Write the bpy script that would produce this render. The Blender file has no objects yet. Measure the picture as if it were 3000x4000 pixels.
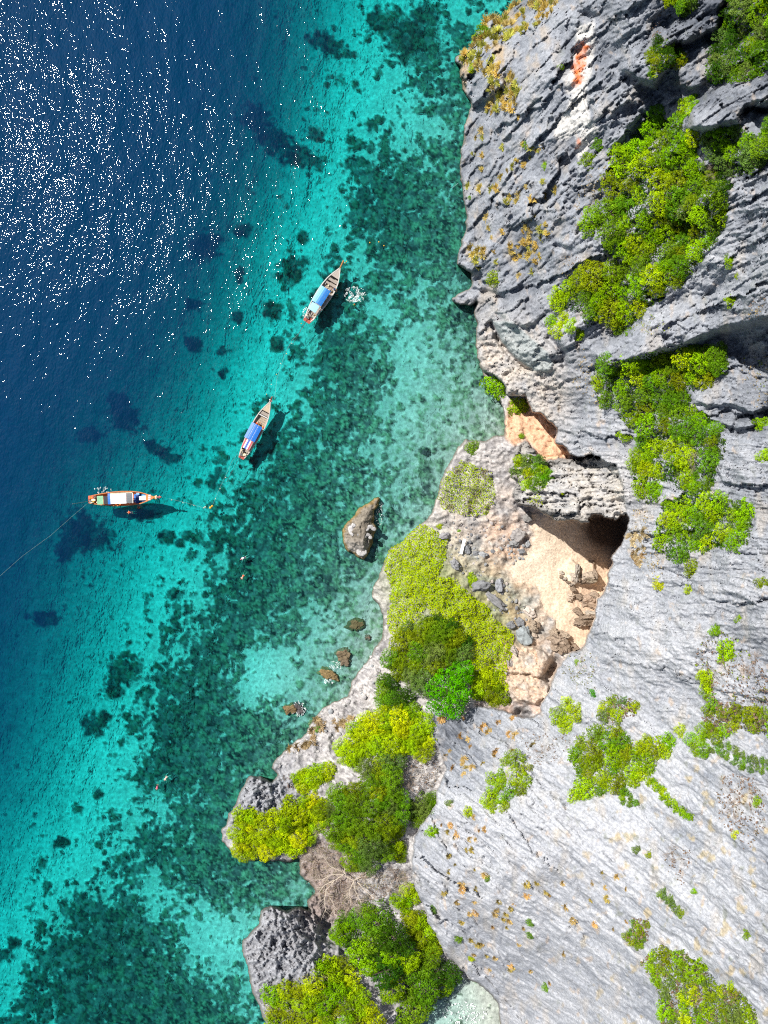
import bpy, math, random
import numpy as np
from mathutils import Vector, Matrix
random.seed(7); rng = np.random.default_rng(11)
R = math.radians
scn = bpy.context.scene
COL = scn.collection

# ------------------------------------------------------------------ camera, sky, sun, exposure
H = 130.0            # camera height over the water, metres
S = 0.048            # metres per photo pixel at sea level
cam_d = bpy.data.cameras.new('camera'); cam = bpy.data.objects.new('camera', cam_d); COL.objects.link(cam)
cam.location = (0, 0, H); cam.rotation_euler = (0, 0, 0)
cam_d.sensor_fit = 'VERTICAL'; cam_d.sensor_height = 24; cam_d.angle_y = 2*math.atan(2000*S/H)
cam_d.clip_start = 1; cam_d.clip_end = 3000
scn.camera = cam
SUN_AZ = math.atan2(0.63, -0.78)      # direction towards the sun, in the ground plane
SUN_ZEN = R(41.5)
sd = Vector((math.sin(SUN_ZEN)*math.cos(SUN_AZ), math.sin(SUN_ZEN)*math.sin(SUN_AZ), math.cos(SUN_ZEN)))
world = bpy.data.worlds.new('World'); scn.world = world; world.use_nodes = True
wn = world.node_tree
bg = wn.nodes['Background']; sky = wn.nodes.new('ShaderNodeTexSky')
sky.sky_type = 'NISHITA'; sky.sun_disc = False
sky.sun_elevation = R(90)-SUN_ZEN
sky.sun_rotation = math.atan2(sd.x, sd.y)
wn.links.new(sky.outputs[0], bg.inputs[0]); bg.inputs[1].default_value = 0.060
sl = bpy.data.lights.new('sun', 'SUN'); sun = bpy.data.objects.new('sun', sl); COL.objects.link(sun)
sl.energy = 4.9; sl.angle = R(0.5); sl.color = (1.0, 0.955, 0.89)
sun.rotation_euler = sd.to_track_quat('Z', 'Y').to_euler(); sun.location = sd*300
vs = scn.view_settings; vs.view_transform = 'Standard'; vs.look = 'None'; vs.gamma = 1; vs.exposure = 0.55
try: vs.use_curve_mapping = False
except Exception: pass
scn.cycles.max_bounces = 6; scn.cycles.diffuse_bounces = 2; scn.cycles.glossy_bounces = 2
scn.cycles.transparent_max_bounces = 8
scn.cycles.use_denoising = False; scn.cycles.filter_width = 1.15

# ------------------------------------------------------------------ helpers
def P(px, py, z=0.0):
    """point of the place that stands z metres over the sea on the sight line through (px, py)"""
    k = S*(1-z/H)
    return Vector(((px-1500)*k, (2000-py)*k, z))
def mul(img, ox, oy, k): return [(ox+x*k, oy+y*k) for x, y in img]
Z2 = lambda l: mul(l, 1500, 0, .9042)
Z3 = lambda l: mul(l, 2300, 0, .4219)
Z4 = lambda l: mul(l, 1500, 1300, .9042)
Z4b = lambda l: mul(l, 1700, 1000, .4219)
Z5 = lambda l: mul(l, 2300, 1000, .4219)
Z5b = lambda l: mul(l, 0, 2600, .9042)
Z6 = lambda l: mul(l, 1500, 2600, .9042)
Z6b = lambda l: mul(l, 1850, 1650, .4219)
Z7 = lambda l: mul(l, 750, 2500, .7535)
Z8 = lambda l: mul(l, 1850, 2250, .6303)
Z9 = lambda l: mul(l, 1600, 2000, .6303)

def _hash(ix, iy, seed):
    h = (ix.astype(np.int64)*374761393 + iy.astype(np.int64)*668265263 + seed*974711) & 0x7fffffff
    h = ((h ^ (h >> 13))*1274126177) & 0x7fffffff
    return (h ^ (h >> 16)) & 0xffff
def perlin(x, y, seed=0):
    ix = np.floor(x); iy = np.floor(y); fx = x-ix; fy = y-iy
    ix = ix.astype(np.int64); iy = iy.astype(np.int64)
    u = fx*fx*fx*(fx*(fx*6-15)+10); v = fy*fy*fy*(fy*(fy*6-15)+10)
    def g(dx, dy):
        a = _hash(ix+dx, iy+dy, seed)*(2*math.pi/65536)
        return np.cos(a)*(fx-dx)+np.sin(a)*(fy-dy)
    a = g(0, 0); b = g(1, 0); c = g(0, 1); d = g(1, 1)
    return ((a+(b-a)*u)+((c+(d-c)*u)-(a+(b-a)*u))*v)*1.5
def fbm(x, y, o=4, seed=0, gain=.5):
    r = 0; a = 1; t = 0
    for i in range(o):
        r = r+a*perlin(x, y, seed+i*17); t += a; a *= gain; x = x*2.03+13.1; y = y*2.03+7.7
    return r/t
def ridged(x, y, o=4, seed=0, gain=.55):
    r = 0; a = 1; t = 0
    for i in range(o):
        r = r+a*(1-2*np.abs(perlin(x, y, seed+i*17))); t += a; a *= gain; x = x*2.07+3.1; y = y*2.07+9.7
    return r/t
def voro(x, y, seed=0):
    """distance to nearest cell point and that cell's random value"""
    ix = np.floor(x).astype(np.int64); iy = np.floor(y).astype(np.int64)
    d1 = np.full(x.shape, 9.); d2 = np.full(x.shape, 9.); val = np.zeros(x.shape)
    for dx in (-1, 0, 1):
        for dy in (-1, 0, 1):
            cx = ix+dx; cy = iy+dy
            h1 = _hash(cx, cy, seed)/65536.; h2 = _hash(cx, cy, seed+5)/65536.
            d = np.hypot(cx+h1-x, cy+h2-y)
            n = d < d1
            d2 = np.where(n, d1, np.minimum(d2, d)); val = np.where(n, _hash(cx, cy, seed+9)/65536., val)
            d1 = np.where(n, d, d1)
    return d1, d2, val
def rot(x, y, deg):
    a = R(deg); return x*math.cos(a)+y*math.sin(a), -x*math.sin(a)+y*math.cos(a)
def sst(a, b, x):
    t = np.clip((x-a)/(b-a), 0, 1); return t*t*(3-2*t)
def tps(pts, X, Y, sm=0.0):
    p = np.array(pts, float); n = len(p); x = p[:, 0]/1000; y = p[:, 1]/1000
    def U(r2): return 0.5*r2*np.log(r2+1e-12)
    K = U((x[:, None]-x)**2+(y[:, None]-y)**2)+sm*np.eye(n)
    Q = np.c_[np.ones(n), x, y]
    A = np.block([[K, Q], [Q.T, np.zeros((3, 3))]])
    w = np.linalg.solve(A, np.r_[p[:, 2], 0, 0, 0])
    Xs = X/1000; Ys = Y/1000
    out = w[n]+w[n+1]*Xs+w[n+2]*Ys
    for i in range(n): out = out+w[i]*U((Xs-x[i])**2+(Ys-y[i])**2)
    return out
class Coarse:
    """fields worked out on a 10 px grid and read back anywhere (clamped at the rim)"""
    def __init__(s, x0, x1, y0, y1, st):
        s.x0, s.y0, s.st = x0, y0, st
        s.xs = np.arange(x0, x1+st, st, float); s.ys = np.arange(y0, y1+st, st, float)
        s.X, s.Y = np.meshgrid(s.xs, s.ys)
    def read(s, F, x, y):
        u = np.clip((np.asarray(x, float)-s.x0)/s.st, 0, len(s.xs)-1.001); v = np.clip((np.asarray(y, float)-s.y0)/s.st, 0, len(s.ys)-1.001)
        i = u.astype(int); j = v.astype(int); a = u-i; b = v-j
        return (F[j, i]*(1-a)+F[j, i+1]*a)*(1-b)+(F[j+1, i]*(1-a)+F[j+1, i+1]*a)*b
    def sdf(s, poly, pad=None):
        X, Y = s.X, s.Y; d = np.full(X.shape, 1e9); ins = np.zeros(X.shape, bool); n = len(poly)
        for i in range(n):
            ax, ay = poly[i]; bx, by = poly[(i+1) % n]; ex, ey = bx-ax, by-ay
            L = ex*ex+ey*ey+1e-9; t = np.clip(((X-ax)*ex+(Y-ay)*ey)/L, 0, 1)
            d = np.minimum(d, (X-ax-t*ex)**2+(Y-ay-t*ey)**2)
            if ay != by:
                c = ((ay > Y) != (by > Y)) & (X < ex*(Y-ay)/(by-ay)+ax); ins ^= c
        d = np.sqrt(d); return np.where(ins, d, -d)
    def dline(s, pts):
        X, Y = s.X, s.Y; d = np.full(X.shape, 1e9)
        for i in range(len(pts)-1):
            ax, ay = pts[i]; bx, by = pts[i+1]; ex, ey = bx-ax, by-ay
            t = np.clip(((X-ax)*ex+(Y-ay)*ey)/(ex*ex+ey*ey+1e-9), 0, 1)
            d = np.minimum(d, (X-ax-t*ex)**2+(Y-ay-t*ey)**2)
        return np.sqrt(d)
def axis(lo, hi, st, far_lo, far_hi):
    a = list(np.arange(lo, hi+st, st)); g = st; v = a[0]
    b = []
    while v > far_lo: g *= 1.13; v -= g; b.append(v)
    g = st; v = a[-1]; c = []
    while v < far_hi: g *= 1.13; v += g; c.append(v)
    return np.array(b[::-1]+a+c, float)

def tag(o, label=None, cat=None, group=None, kind=None):
    if label: o['label'] = label
    if cat: o['category'] = cat
    if group: o['group'] = group
    if kind: o['kind'] = kind
    return o
def link(o, parent=None):
    COL.objects.link(o)
    if parent is not None: o.parent = parent
    return o
def empty(name, loc, rz=0.0):
    o = bpy.data.objects.new(name, None); o.empty_display_size = .3; o.location = loc; o.rotation_euler = (0, 0, rz); return link(o)
def mesh_np(name, V, F, mat=None, smooth=False, attrs=None):
    me = bpy.data.meshes.new(name); V = np.asarray(V, np.float32); F = np.asarray(F, np.int32); k = F.shape[1]
    me.vertices.add(len(V)); me.vertices.foreach_set('co', V.ravel())
    me.loops.add(F.size); me.loops.foreach_set('vertex_index', F.ravel())
    me.polygons.add(len(F)); me.polygons.foreach_set('loop_start', np.arange(0, F.size, k, dtype=np.int32))
    me.polygons.foreach_set('loop_total', np.full(len(F), k, np.int32))
    me.update(calc_edges=True)
    if smooth: me.polygons.foreach_set('use_smooth', np.ones(len(F), bool))
    for nm, A in (attrs or {}).items():
        A = np.asarray(A, np.float32)
        if A.ndim == 2:
            at = me.attributes.new(nm, 'FLOAT_COLOR', 'POINT'); at.data.foreach_set('color', np.c_[A, np.ones(len(A))].astype(np.float32).ravel())
        else:
            at = me.attributes.new(nm, 'FLOAT', 'POINT'); at.data.foreach_set('value', A)
    if mat: me.materials.append(mat)
    return me
class MB:
    """collects simple solids and builds them as one mesh"""
    def __init__(s): s.v = []; s.f = []
    def add(s, v, f):
        o = len(s.v); s.v += [tuple(p) for p in v]; s.f += [tuple(i+o for i in q) for q in f]; return s
    def box(s, x0, x1, y0, y1, z0, z1):
        v = [(x, y, z) for x in (x0, x1) for y in (y0, y1) for z in (z0, z1)]
        return s.add(v, [(0, 1, 3, 2), (4, 6, 7, 5), (0, 4, 5, 1), (2, 3, 7, 6), (0, 2, 6, 4), (1, 5, 7, 3)])
    def tube(s, pts, r, n=6, r2=None):
        pts = [Vector(p) for p in pts]; rings = []; m = len(pts)
        for i, p in enumerate(pts):
            t = (pts[min(i+1, m-1)]-pts[max(i-1, 0)]).normalized()
            u = t.cross(Vector((0, 0, 1)) if abs(t.z) < .9 else Vector((1, 0, 0))).normalized(); w = t.cross(u)
            rr = r if r2 is None else r+(r2-r)*i/max(m-1, 1)
            rings.append([p+u*rr*math.cos(2*math.pi*k/n)+w*rr*math.sin(2*math.pi*k/n) for k in range(n)])
        v = [q for g in rings for q in g]; f = []
        for i in range(m-1):
            for k in range(n): f.append((i*n+k, i*n+(k+1) % n, (i+1)*n+(k+1) % n, (i+1)*n+k))
        f.append(tuple(range(n))[::-1]); f.append(tuple((m-1)*n+k for k in range(n)))
        return s.add(v, f)
    def loft(s, secs, cap=True):
        n = len(secs[0]); v = [p for g in secs for p in g]; f = []
        for i in range(len(secs)-1):
            for k in range(n): f.append((i*n+k, i*n+(k+1) % n, (i+1)*n+(k+1) % n, (i+1)*n+k))
        if cap: f.append(tuple(range(n))[::-1]); f.append(tuple((len(secs)-1)*n+k for k in range(n)))
        return s.add(v, f)
    def build(s, name, mat, parent=None, smooth=False):
        me = bpy.data.meshes.new(name); me.from_pydata(s.v, [], s.f); me.materials.append(mat)
        if smooth: me.polygons.foreach_set('use_smooth', np.ones(len(me.polygons), bool))
        me.update(); return link(bpy.data.objects.new(name, me), parent)

# ------------------------------------------------------------------ materials
def nt(name):
    m = bpy.data.materials.new(name); m.use_nodes = True; t = m.node_tree; t.nodes.clear()
    out = t.nodes.new('ShaderNodeOutputMaterial'); return m, t, out
def N(t, typ, **kw):
    n = t.nodes.new('ShaderNode'+typ)
    for k, v in kw.items():
        if k.startswith('i_'): n.inputs[k[2:].replace('_', ' ')].default_value = v
        else: setattr(n, k, v)
    return n
def mat(name, col, rough=.6, vary=.18, scale=3.0, metal=0.0, bump=0.0):
    m, t, out = nt(name); b = N(t, 'BsdfPrincipled'); b.inputs['Roughness'].default_value = rough; b.inputs['Metallic'].default_value = metal
    tc = N(t, 'TexCoord'); nz = N(t, 'TexNoise'); nz.inputs['Scale'].default_value = scale; nz.inputs['Detail'].default_value = 4
    t.links.new(tc.outputs['Object'], nz.inputs['Vector'])
    mr = N(t, 'MapRange'); mr.inputs['From Min'].default_value = .3; mr.inputs['From Max'].default_value = .7
    mr.inputs['To Min'].default_value = 1-vary; mr.inputs['To Max'].default_value = 1+vary
    t.links.new(nz.outputs['Fac'], mr.inputs['Value'])
    mx = N(t, 'VectorMath', operation='SCALE'); mx.inputs[0].default_value = col[:3]; t.links.new(mr.outputs[0], mx.inputs['Scale'])
    t.links.new(mx.outputs[0], b.inputs['Base Color'])
    if bump:
        bp = N(t, 'Bump'); bp.inputs['Strength'].default_value = bump; bp.inputs['Distance'].default_value = .05
        t.links.new(nz.outputs['Fac'], bp.inputs['Height']); t.links.new(bp.outputs[0], b.inputs['Normal'])
    t.links.new(b.outputs[0], out.inputs[0]); return m
def rock_mat(name, attr='Col', fine=2.6, bump=.6, dist=.25, objcol=False):
    m, t, out = nt(name); b = N(t, 'BsdfPrincipled'); b.inputs['Roughness'].default_value = .92
    b.inputs['Specular IOR Level'].default_value = .15
    tc = N(t, 'TexCoord')
    nz = N(t, 'TexNoise'); nz.inputs['Scale'].default_value = fine; nz.inputs['Detail'].default_value = 6; nz.inputs['Roughness'].default_value = .65
    n2 = N(t, 'TexNoise'); n2.inputs['Scale'].default_value = fine*.3; n2.inputs['Detail'].default_value = 5
    for n in (nz, n2): t.links.new(tc.outputs['Object'], n.inputs['Vector'])
    if objcol: src = N(t, 'ObjectInfo').outputs['Color']
    else: src = N(t, 'Attribute', attribute_name=attr).outputs['Color']
    mr = N(t, 'MapRange'); mr.inputs['From Min'].default_value = .32; mr.inputs['From Max'].default_value = .68; mr.inputs['To Min'].default_value = .68; mr.inputs['To Max'].default_value = 1.27
    t.links.new(nz.outputs['Fac'], mr.inputs['Value'])
    mx = N(t, 'VectorMath', operation='SCALE'); t.links.new(src, mx.inputs[0]); t.links.new(mr.outputs[0], mx.inputs['Scale'])
    t.links.new(mx.outputs[0], b.inputs['Base Color'])
    ad = N(t, 'Math', operation='ADD'); t.links.new(nz.outputs['Fac'], ad.inputs[0]); t.links.new(n2.outputs['Fac'], ad.inputs[1])
    bp = N(t, 'Bump'); bp.inputs['Strength'].default_value = bump; bp.inputs['Distance'].default_value = dist
    t.links.new(ad.outputs[0], bp.inputs['Height']); t.links.new(bp.outputs[0], b.inputs['Normal'])
    t.links.new(b.outputs[0], out.inputs[0]); return m
def leaf_mat(name, objcol=True, trans=.18, vary=.5):
    m, t, out = nt(name); d = N(t, 'BsdfDiffuse'); tr = N(t, 'BsdfTranslucent'); mx = N(t, 'MixShader'); mx.inputs[0].default_value = trans
    src = N(t, 'ObjectInfo').outputs['Color'] if objcol else N(t, 'Attribute', attribute_name='Col').outputs['Color']
    tn = N(t, 'Attribute', attribute_name='tone')
    mr = N(t, 'MapRange'); mr.inputs['To Min'].default_value = 1-vary; mr.inputs['To Max'].default_value = 1+vary
    t.links.new(tn.outputs['Fac'], mr.inputs['Value'])
    sc = N(t, 'VectorMath', operation='SCALE'); t.links.new(src, sc.inputs[0]); t.links.new(mr.outputs[0], sc.inputs['Scale'])
    tv = N(t, 'VectorMath', operation='MULTIPLY'); tv.inputs[1].default_value = (1.1, 1.0, .5); t.links.new(sc.outputs[0], tv.inputs[0])
    t.links.new(sc.outputs[0], d.inputs['Color']); t.links.new(tv.outputs[0], tr.inputs['Color'])
    t.links.new(d.outputs[0], mx.inputs[1]); t.links.new(tr.outputs[0], mx.inputs[2]); t.links.new(mx.outputs[0], out.inputs[0]); return m

M_ROCK = rock_mat('limestone'); M_BED = rock_mat('reef_and_sand', fine=1.6, bump=.25)
M_STONE = rock_mat('loose_stone', fine=2.2, bump=.8, objcol=True)
M_LEAF = leaf_mat('leaves'); M_LEAFC = leaf_mat('creeper_leaves', objcol=False, trans=.3, vary=.35)
M_BARK = mat('bark', (.10, .075, .05), .9, .3, 6); M_DEAD = mat('bleached_wood', (.47, .40, .32), .85, .2, 5)

# ------------------------------------------------------------------ outlines read off the photograph
coast = Z2([(600, 0), (520, 55), (440, 85), (445, 110), (400, 140), (380, 195), (345, 225), (305, 245), (303, 268), (335, 285), (330, 310), (328, 340), (335, 395), (370, 432), (380, 452), (350, 520), (340, 600), (325, 660), (325, 770), (335, 800), (340, 850), (355, 930), (350, 1000), (315, 1090), (308, 1140), (345, 1160), (375, 1180), (375, 1235), (340, 1260), (290, 1285), (285, 1305), (330, 1322), (372, 1320), (400, 1310), (385, 1350), (395, 1400), (390, 1450), (393, 1530)]) + \
    Z4([(415, 140), (430, 190), (490, 270), (515, 330), (520, 380), (520, 440), (470, 450), (430, 470), (350, 460), (320, 500), (270, 580), (245, 640), (225, 720), (205, 780), (175, 810), (120, 850), (80, 900), (20, 930), (5, 970), (-20, 1040), (-50, 1100), (-55, 1140), (-20, 1180), (-5, 1240), (-8, 1310), (-45, 1370), (-95, 1440), (-140, 1500)]) + \
    Z5b([(1500, 130), (1440, 155), (1390, 190), (1350, 230), (1320, 290), (1250, 350), (1190, 400), (1170, 440), (1200, 475), (1175, 505), (1130, 480), (1080, 475), (1060, 510), (1030, 560), (1010, 620), (985, 640), (980, 690), (955, 700), (960, 760), (1000, 800), (1040, 840), (1100, 845), (1150, 830), (1160, 850), (1190, 840), (1260, 850), (1290, 830), (1295, 900), (1340, 950), (1360, 980), (1330, 1010), (1335, 1060), (1290, 1045), (1240, 1060), (1170, 1040), (1125, 1060), (1120, 1120), (1050, 1190), (1055, 1260), (1075, 1320), (1085, 1400), (1120, 1470), (1150, 1548)]) + \
    [(1060, 4100), (1100, 4600), (1000, 6000), (1000, 12000)] + [(1400, 12000), (1560, 4600), (1600, 4100)] + \
    Z6([(140, 1548), (150, 1500), (190, 1480), (240, 1440), (240, 1385), (330, 1345), (400, 1372), (460, 1420), (495, 1470), (500, 1548)]) + \
    [(1985, 4200), (2050, 4600), (2300, 12000), (12000, 12000), (12000, -8000), (2600, -8000), (2500, -1500), (2250, -500), (2120, -150)]
Kp = Z4b([(420, 1060), (520, 1090), (620, 1160), (680, 1290), (830, 1290), (900, 1450), (980, 1450), (1060, 1530), (1130, 1590), (1130, 1659)]) + \
    Z6b([(770, 130), (750, 190), (840, 210), (900, 300), (990, 330), (1100, 290), (1160, 320), (1250, 380), (1320, 390), (1350, 480), (1390, 620), (1410, 830), (1432, 900), (1430, 990), (1400, 1030), (1370, 1130), (1280, 1250), (1300, 1310), (1240, 1400), (1250, 1470), (1190, 1590), (1140, 1640)]) + \
    Z8([(770, 130), (750, 260), (690, 430), (660, 460), (600, 480), (520, 580), (480, 660), (470, 720), (420, 790), (415, 850), (345, 878), (270, 870), (160, 830), (50, 810), (-10, 820)]) + \
    Z6([(350, 215), (270, 200), (180, 205), (190, 280), (250, 380), (270, 450), (230, 550), (230, 600), (170, 680), (130, 740), (120, 900), (140, 960), (190, 1080), (190, 1110), (230, 1160), (260, 1240), (320, 1300), (400, 1370), (460, 1420), (495, 1470), (500, 1548)]) + \
    [(1970, 4300), (2200, 12000), (12100, 12000), (12100, -8100), (2000, -8100), (1700, -300), (1600, 0), (1700, 1300), (1840, 1430)]
Mp = Z6b([(345, 420), (385, 240), (480, 165), (590, 280), (650, 370), (780, 330), (930, 350), (1120, 320), (1260, 350), (1380, 440), (1450, 620), (1460, 830), (1350, 870), (1260, 900), (1200, 880), (1100, 850), (1060, 935), (1000, 930), (900, 900), (760, 905), (640, 830), (560, 775), (400, 765), (365, 650), (400, 560), (360, 480)])
G = Coarse(700, 3900, -900, 4900, 10)
dC = G.sdf(coast); dK = G.sdf(Kp); dM = G.sdf(Mp)
zS = tps([(1620, 2060, 2), (1500, 2200, 2), (1460, 2320, 1.5), (1500, 2450, 2), (1400, 2620, 2), (1250, 2800, 2), (1080, 2960, 2.5), (1700, 2150, 4), (1800, 2120, 3.5), (2000, 2150, 3), (2050, 2300, 2.5), (2200, 2300, 2), (2300, 2150, 1), (2420, 2080, .5), (2300, 2400, 2), (2150, 2500, 2.5), (2100, 2650, 4.5), (2000, 2600, 4.5), (2050, 2780, 6), (1850, 2400, 5), (1700, 2300, 6), (1600, 2300, 5), (1750, 2600, 8), (1600, 2600, 6), (1600, 2800, 7), (1500, 2750, 5), (1400, 2900, 5), (1500, 3000, 8), (1650, 3000, 7), (1600, 3200, 7), (1450, 3200, 9), (1300, 3150, 6), (1200, 2980, 4), (1000, 3100, 6), (900, 3250, 3), (1000, 3330, 3), (1150, 3330, 3), (1200, 3430, 3), (1300, 3350, 4), (1300, 3500, 3), (1450, 3450, 6), (1600, 3500, 5), (1280, 3600, 2), (1550, 3700, 6), (1700, 3750, 3), (1650, 3880, 3), (1100, 3600, 9), (1000, 3700, 7), (1200, 3750, 9), (1050, 3900, 6), (1300, 3900, 8), (1400, 3950, 8), (1500, 3850, 6), (1700, 3830, 3), (1700, 1980, 3), (1750, 1850, 5), (1800, 1800, 5), (1880, 1740, 5), (1950, 1720, 5), (2000, 1700, 4), (1975, 1660, 3), (2100, 1700, 4), (2200, 1780, 5), (1950, 1850, 5), (2500, 2100, 0), (2400, 2500, 3), (3000, 3000, 5), (3000, 500, 5)], G.X, G.Y)
zK = tps([(1980, 60, 2), (1850, 180, 3), (1790, 240, 1.5), (1840, 400, 1.5), (1810, 560, 1.2), (1800, 720, 1.2), (1815, 880, 1.2), (1790, 1050, 1.5), (1840, 1110, 2), (1770, 1180, 1.5), (1860, 1250, 1.5), (1860, 1400, 1.5),
    (1900, 200, 9), (2000, 150, 12), (2100, 0, 13), (1900, 500, 8), (1900, 800, 8), (1900, 1000, 8), (2050, 500, 17), (2050, 800, 17), (2050, 1050, 15), (2250, 100, 26), (2250, 500, 28), (2200, 800, 25), (2200, 1050, 23), (2150, 1200, 18), (2000, 1250, 12), (2000, 1150, 12), (2400, 100, 34), (2400, 400, 34), (2300, 1200, 25), (2500, 0, 40), (2550, 300, 37), (2550, 600, 34), (2500, 900, 33), (2400, 1200, 28), (2200, 1350, 21), (2750, 100, 41), (2700, 400, 40), (2750, 700, 42), (2750, 1000, 40), (2600, 1250, 34), (2400, 1350, 27), (3000, 0, 50), (3000, 400, 50), (3000, 800, 52), (2950, 1150, 48),
    (2500, 1500, 29), (2700, 1450, 34), (2900, 1420, 39), (3000, 1400, 42), (2350, 1500, 24), (2250, 1500, 20), (2100, 1450, 13), (1950, 1350, 5), (2000, 1500, 7), (2150, 1600, 13), (2200, 1720, 14), (2300, 1700, 20), (2400, 1700, 24), (2400, 1850, 25), (2440, 2000, 27), (2600, 1700, 31), (2800, 1700, 39), (3000, 1700, 46), (2600, 2000, 35), (2800, 2000, 43), (3000, 2000, 50), (2470, 2150, 29), (2400, 2300, 28), (2600, 2400, 38), (2800, 2400, 46), (3000, 2400, 53), (2300, 2500, 24), (2170, 2700, 18), (2400, 2700, 31), (1950, 2800, 10), (1700, 2820, 8), (2200, 2900, 24), (2700, 2700, 42), (3000, 2800, 53),
    (1720, 3000, 11), (1660, 3250, 13), (1640, 3400, 13), (1700, 3600, 10), (1780, 3780, 6), (1860, 3860, 3), (1960, 3990, 2), (1850, 3300, 20), (2000, 3000, 21), (2100, 3300, 29), (2000, 3600, 19), (2150, 3850, 16), (2300, 3500, 33), (2300, 3900, 24), (2500, 3200, 38), (2600, 3600, 43), (2600, 3900, 41), (3000, 3200, 54), (3000, 3700, 56), (3000, 4000, 56), (3600, 0, 60), (3600, 2000, 62), (3600, 4400, 64), (2600, -400, 42), (2200, -400, 16), (2200, 4400, 16)], G.X, G.Y, .0004)
zM = tps([(*p, z) for p, z in zip(Z6b([(390, 500), (480, 220), (450, 700), (700, 870), (1000, 900), (1300, 880), (1400, 850), (1350, 500), (700, 400), (1000, 450), (1200, 500), (1000, 700), (600, 600)]), (8, 7, 9, 14, 19, 22.5, 24, 24, 10, 14, 18, 17, 12))], G.X, G.Y)

def grid_fields(PX, PY):
    """height and albedo of the land at photo coordinates"""
    n0 = fbm(PX/70, PY/70, 4, 3); n1 = fbm(PX/22, PY/22, 3, 31)
    rd = lambda F: G.read(F, PX, PY)
    c = rd(dC)+9*n0+5*n1
    k = rd(dK)+6*n0+6*n1; m = rd(dM)+16*n0+11*n1
    zs, zk, zm = rd(zS), rd(zK), rd(zM)
    zk = np.clip(zk, -5, 66)
    # ---- strata relief, four bedding directions blended over the cliff
    def W(cx, cy, r): return np.exp(-((PX-cx)**2+(PY-cy)**2)/(2*r*r))
    w = [W(2050, 600, 500)+.3*W(2500, 300, 200), W(2700, 250, 330)+W(2700, 1000, 330)+.9*W(2300, 1250, 250), W(2700, 1700, 350)+W(2350, 1850, 260)+W(2650, 2400, 380), W(2400, 3300, 650)+W(2950, 3600, 500)+.6*W(1900, 3300, 350)]
    wt = sum(w)+.02; w = [a/wt for a in w]
    angs = (-52, -32, 4, 37); st = 0; fine = 0
    for i, (a, wi) in enumerate(zip(angs, w)):
        u, v = rot(PX, PY, a)
        u = u+25*fbm(PX/90, PY/90, 2, 70+i)
        v = v+15*fbm(PX/120, PY/120, 2, 75+i)+30*fbm(PX/420, PY/420, 2, 79+i)
        st = st+wi*(.62*ridged(u/420, v/40, 3, 100+i*7)+.38*ridged(u/170, v/15, 3, 130+i*7))
        fine = fine+wi*(.6*fbm(u/130, v/7, 3, 160+i*7)+.5*fbm(u/36, v/10, 3, 190+i*7))
    big = fbm(PX/240, PY/240, 3, 51); mid = ridged(PX/95, PY/95, 4, 57)
    smooth = sst(2000, 2500, PX)*sst(2750, 3050, PY)           # the big pale slab is smoother
    upper = 1-sst(1350, 1500, PY)
    amp = 1-.76*smooth
    blk1, blk2, _v = voro(PX/42+1.2*n1, PY/30+1.2*n0, 210)
    crack = np.exp(-((blk2-blk1)/.07)**2)
    blk = 0; tone = 0
    for i, (a, wi) in enumerate(zip(angs, w)):
        u, v = rot(PX, PY, a)
        d1, d2, bv = voro(u/300+.4*n0, v/74+.45*n0+.12*n1, 600+i*9)
        e1, e2, ev = voro(u/110+.3*n1, v/24+.3*n1, 640+i*9)
        blk = blk+wi*((bv-.5)*1.9+(ev-.5)*.75+.35*np.clip(d1, 0, 1)); tone = tone+wi*((bv-.5)*.22+(ev-.5)*.14)
    bamp = .45+1.0*upper+.55*(1-upper)*(1-smooth); zk = zk+smooth*.9*ridged((PX*.8+PY*.6)/520+.3*n0, (PY*.8-PX*.6)/75+.3*n0, 3, 270)
    zk = zk+2.8*big*amp+.9*st*amp+bamp*blk*amp*(1-.35*smooth)+.38*mid*amp+.42*fine*amp-.35*crack*amp*(w[2]+.3*w[1])
    mv1, mv2, mvv = voro(PX/120+.5*n0, PY/34+.6*n1, 235)
    zm = zm+1.0*st+1.2*mid+.6*fine+1.6*ridged(PX/150+.3*n0, PY/36, 4, 230)+2.2*(mvv-.5)-.9*np.exp(-((mv2-mv1)/.12)**2)
    # ---- ledges that end in a shaded wall: outline, height at the front
    def ledge(poly, h, dx, dy, L, wall=14):
        d = rd(G.sdf(poly))+8*n0+4*n1; x0, y0 = max(poly, key=lambda p: p[0]*dx+p[1]*dy)
        q = np.clip(1-((x0-PX)*dx+(y0-PY)*dy)/L, 0, 1)
        return h*q*sst(-wall, wall*.4, d)
    lz = ledge([(2330, 1380), (2480, 1280), (2640, 1215), (2760, 1170), (2900, 1120), (3200, 1050), (3200, 1235), (2950, 1250), (2800, 1290), (2640, 1345), (2520, 1385), (2440, 1410), (2360, 1430)], 6.5, .3, .95, 230, 34)
    lz = lz+ledge(Z3([(330, 480), (700, 150), (820, 0), (1220, 0), (1180, 250), (900, 380), (780, 390), (620, 480), (760, 520), (600, 780), (430, 720), (320, 620)]), 5, .6, .8, 200, 26)
    lz = lz+ledge(Z3([(830, 600), (1080, 480), (1260, 230), (1300, 60), (1500, 0), (1800, 0), (1700, 560), (1350, 750), (1080, 700), (1000, 800), (840, 790)]), 2.5, .6, .8, 260, 22)
    lz = lz+ledge(Z3([(960, 990), (1150, 850), (1400, 740), (1659, 610), (2000, 450), (2000, 900), (1659, 900), (1450, 980), (1350, 1120), (1150, 1180), (960, 1180)]), 5.5, .35, .93, 260, 26)
    lz = lz+ledge(Z4b([(580, 470), (650, 250), (800, 180), (1100, 100), (1180, 120), (1120, 330), (1060, 480), (900, 620), (700, 640)]), 2.2, .2, .98, 150, 16)
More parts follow.
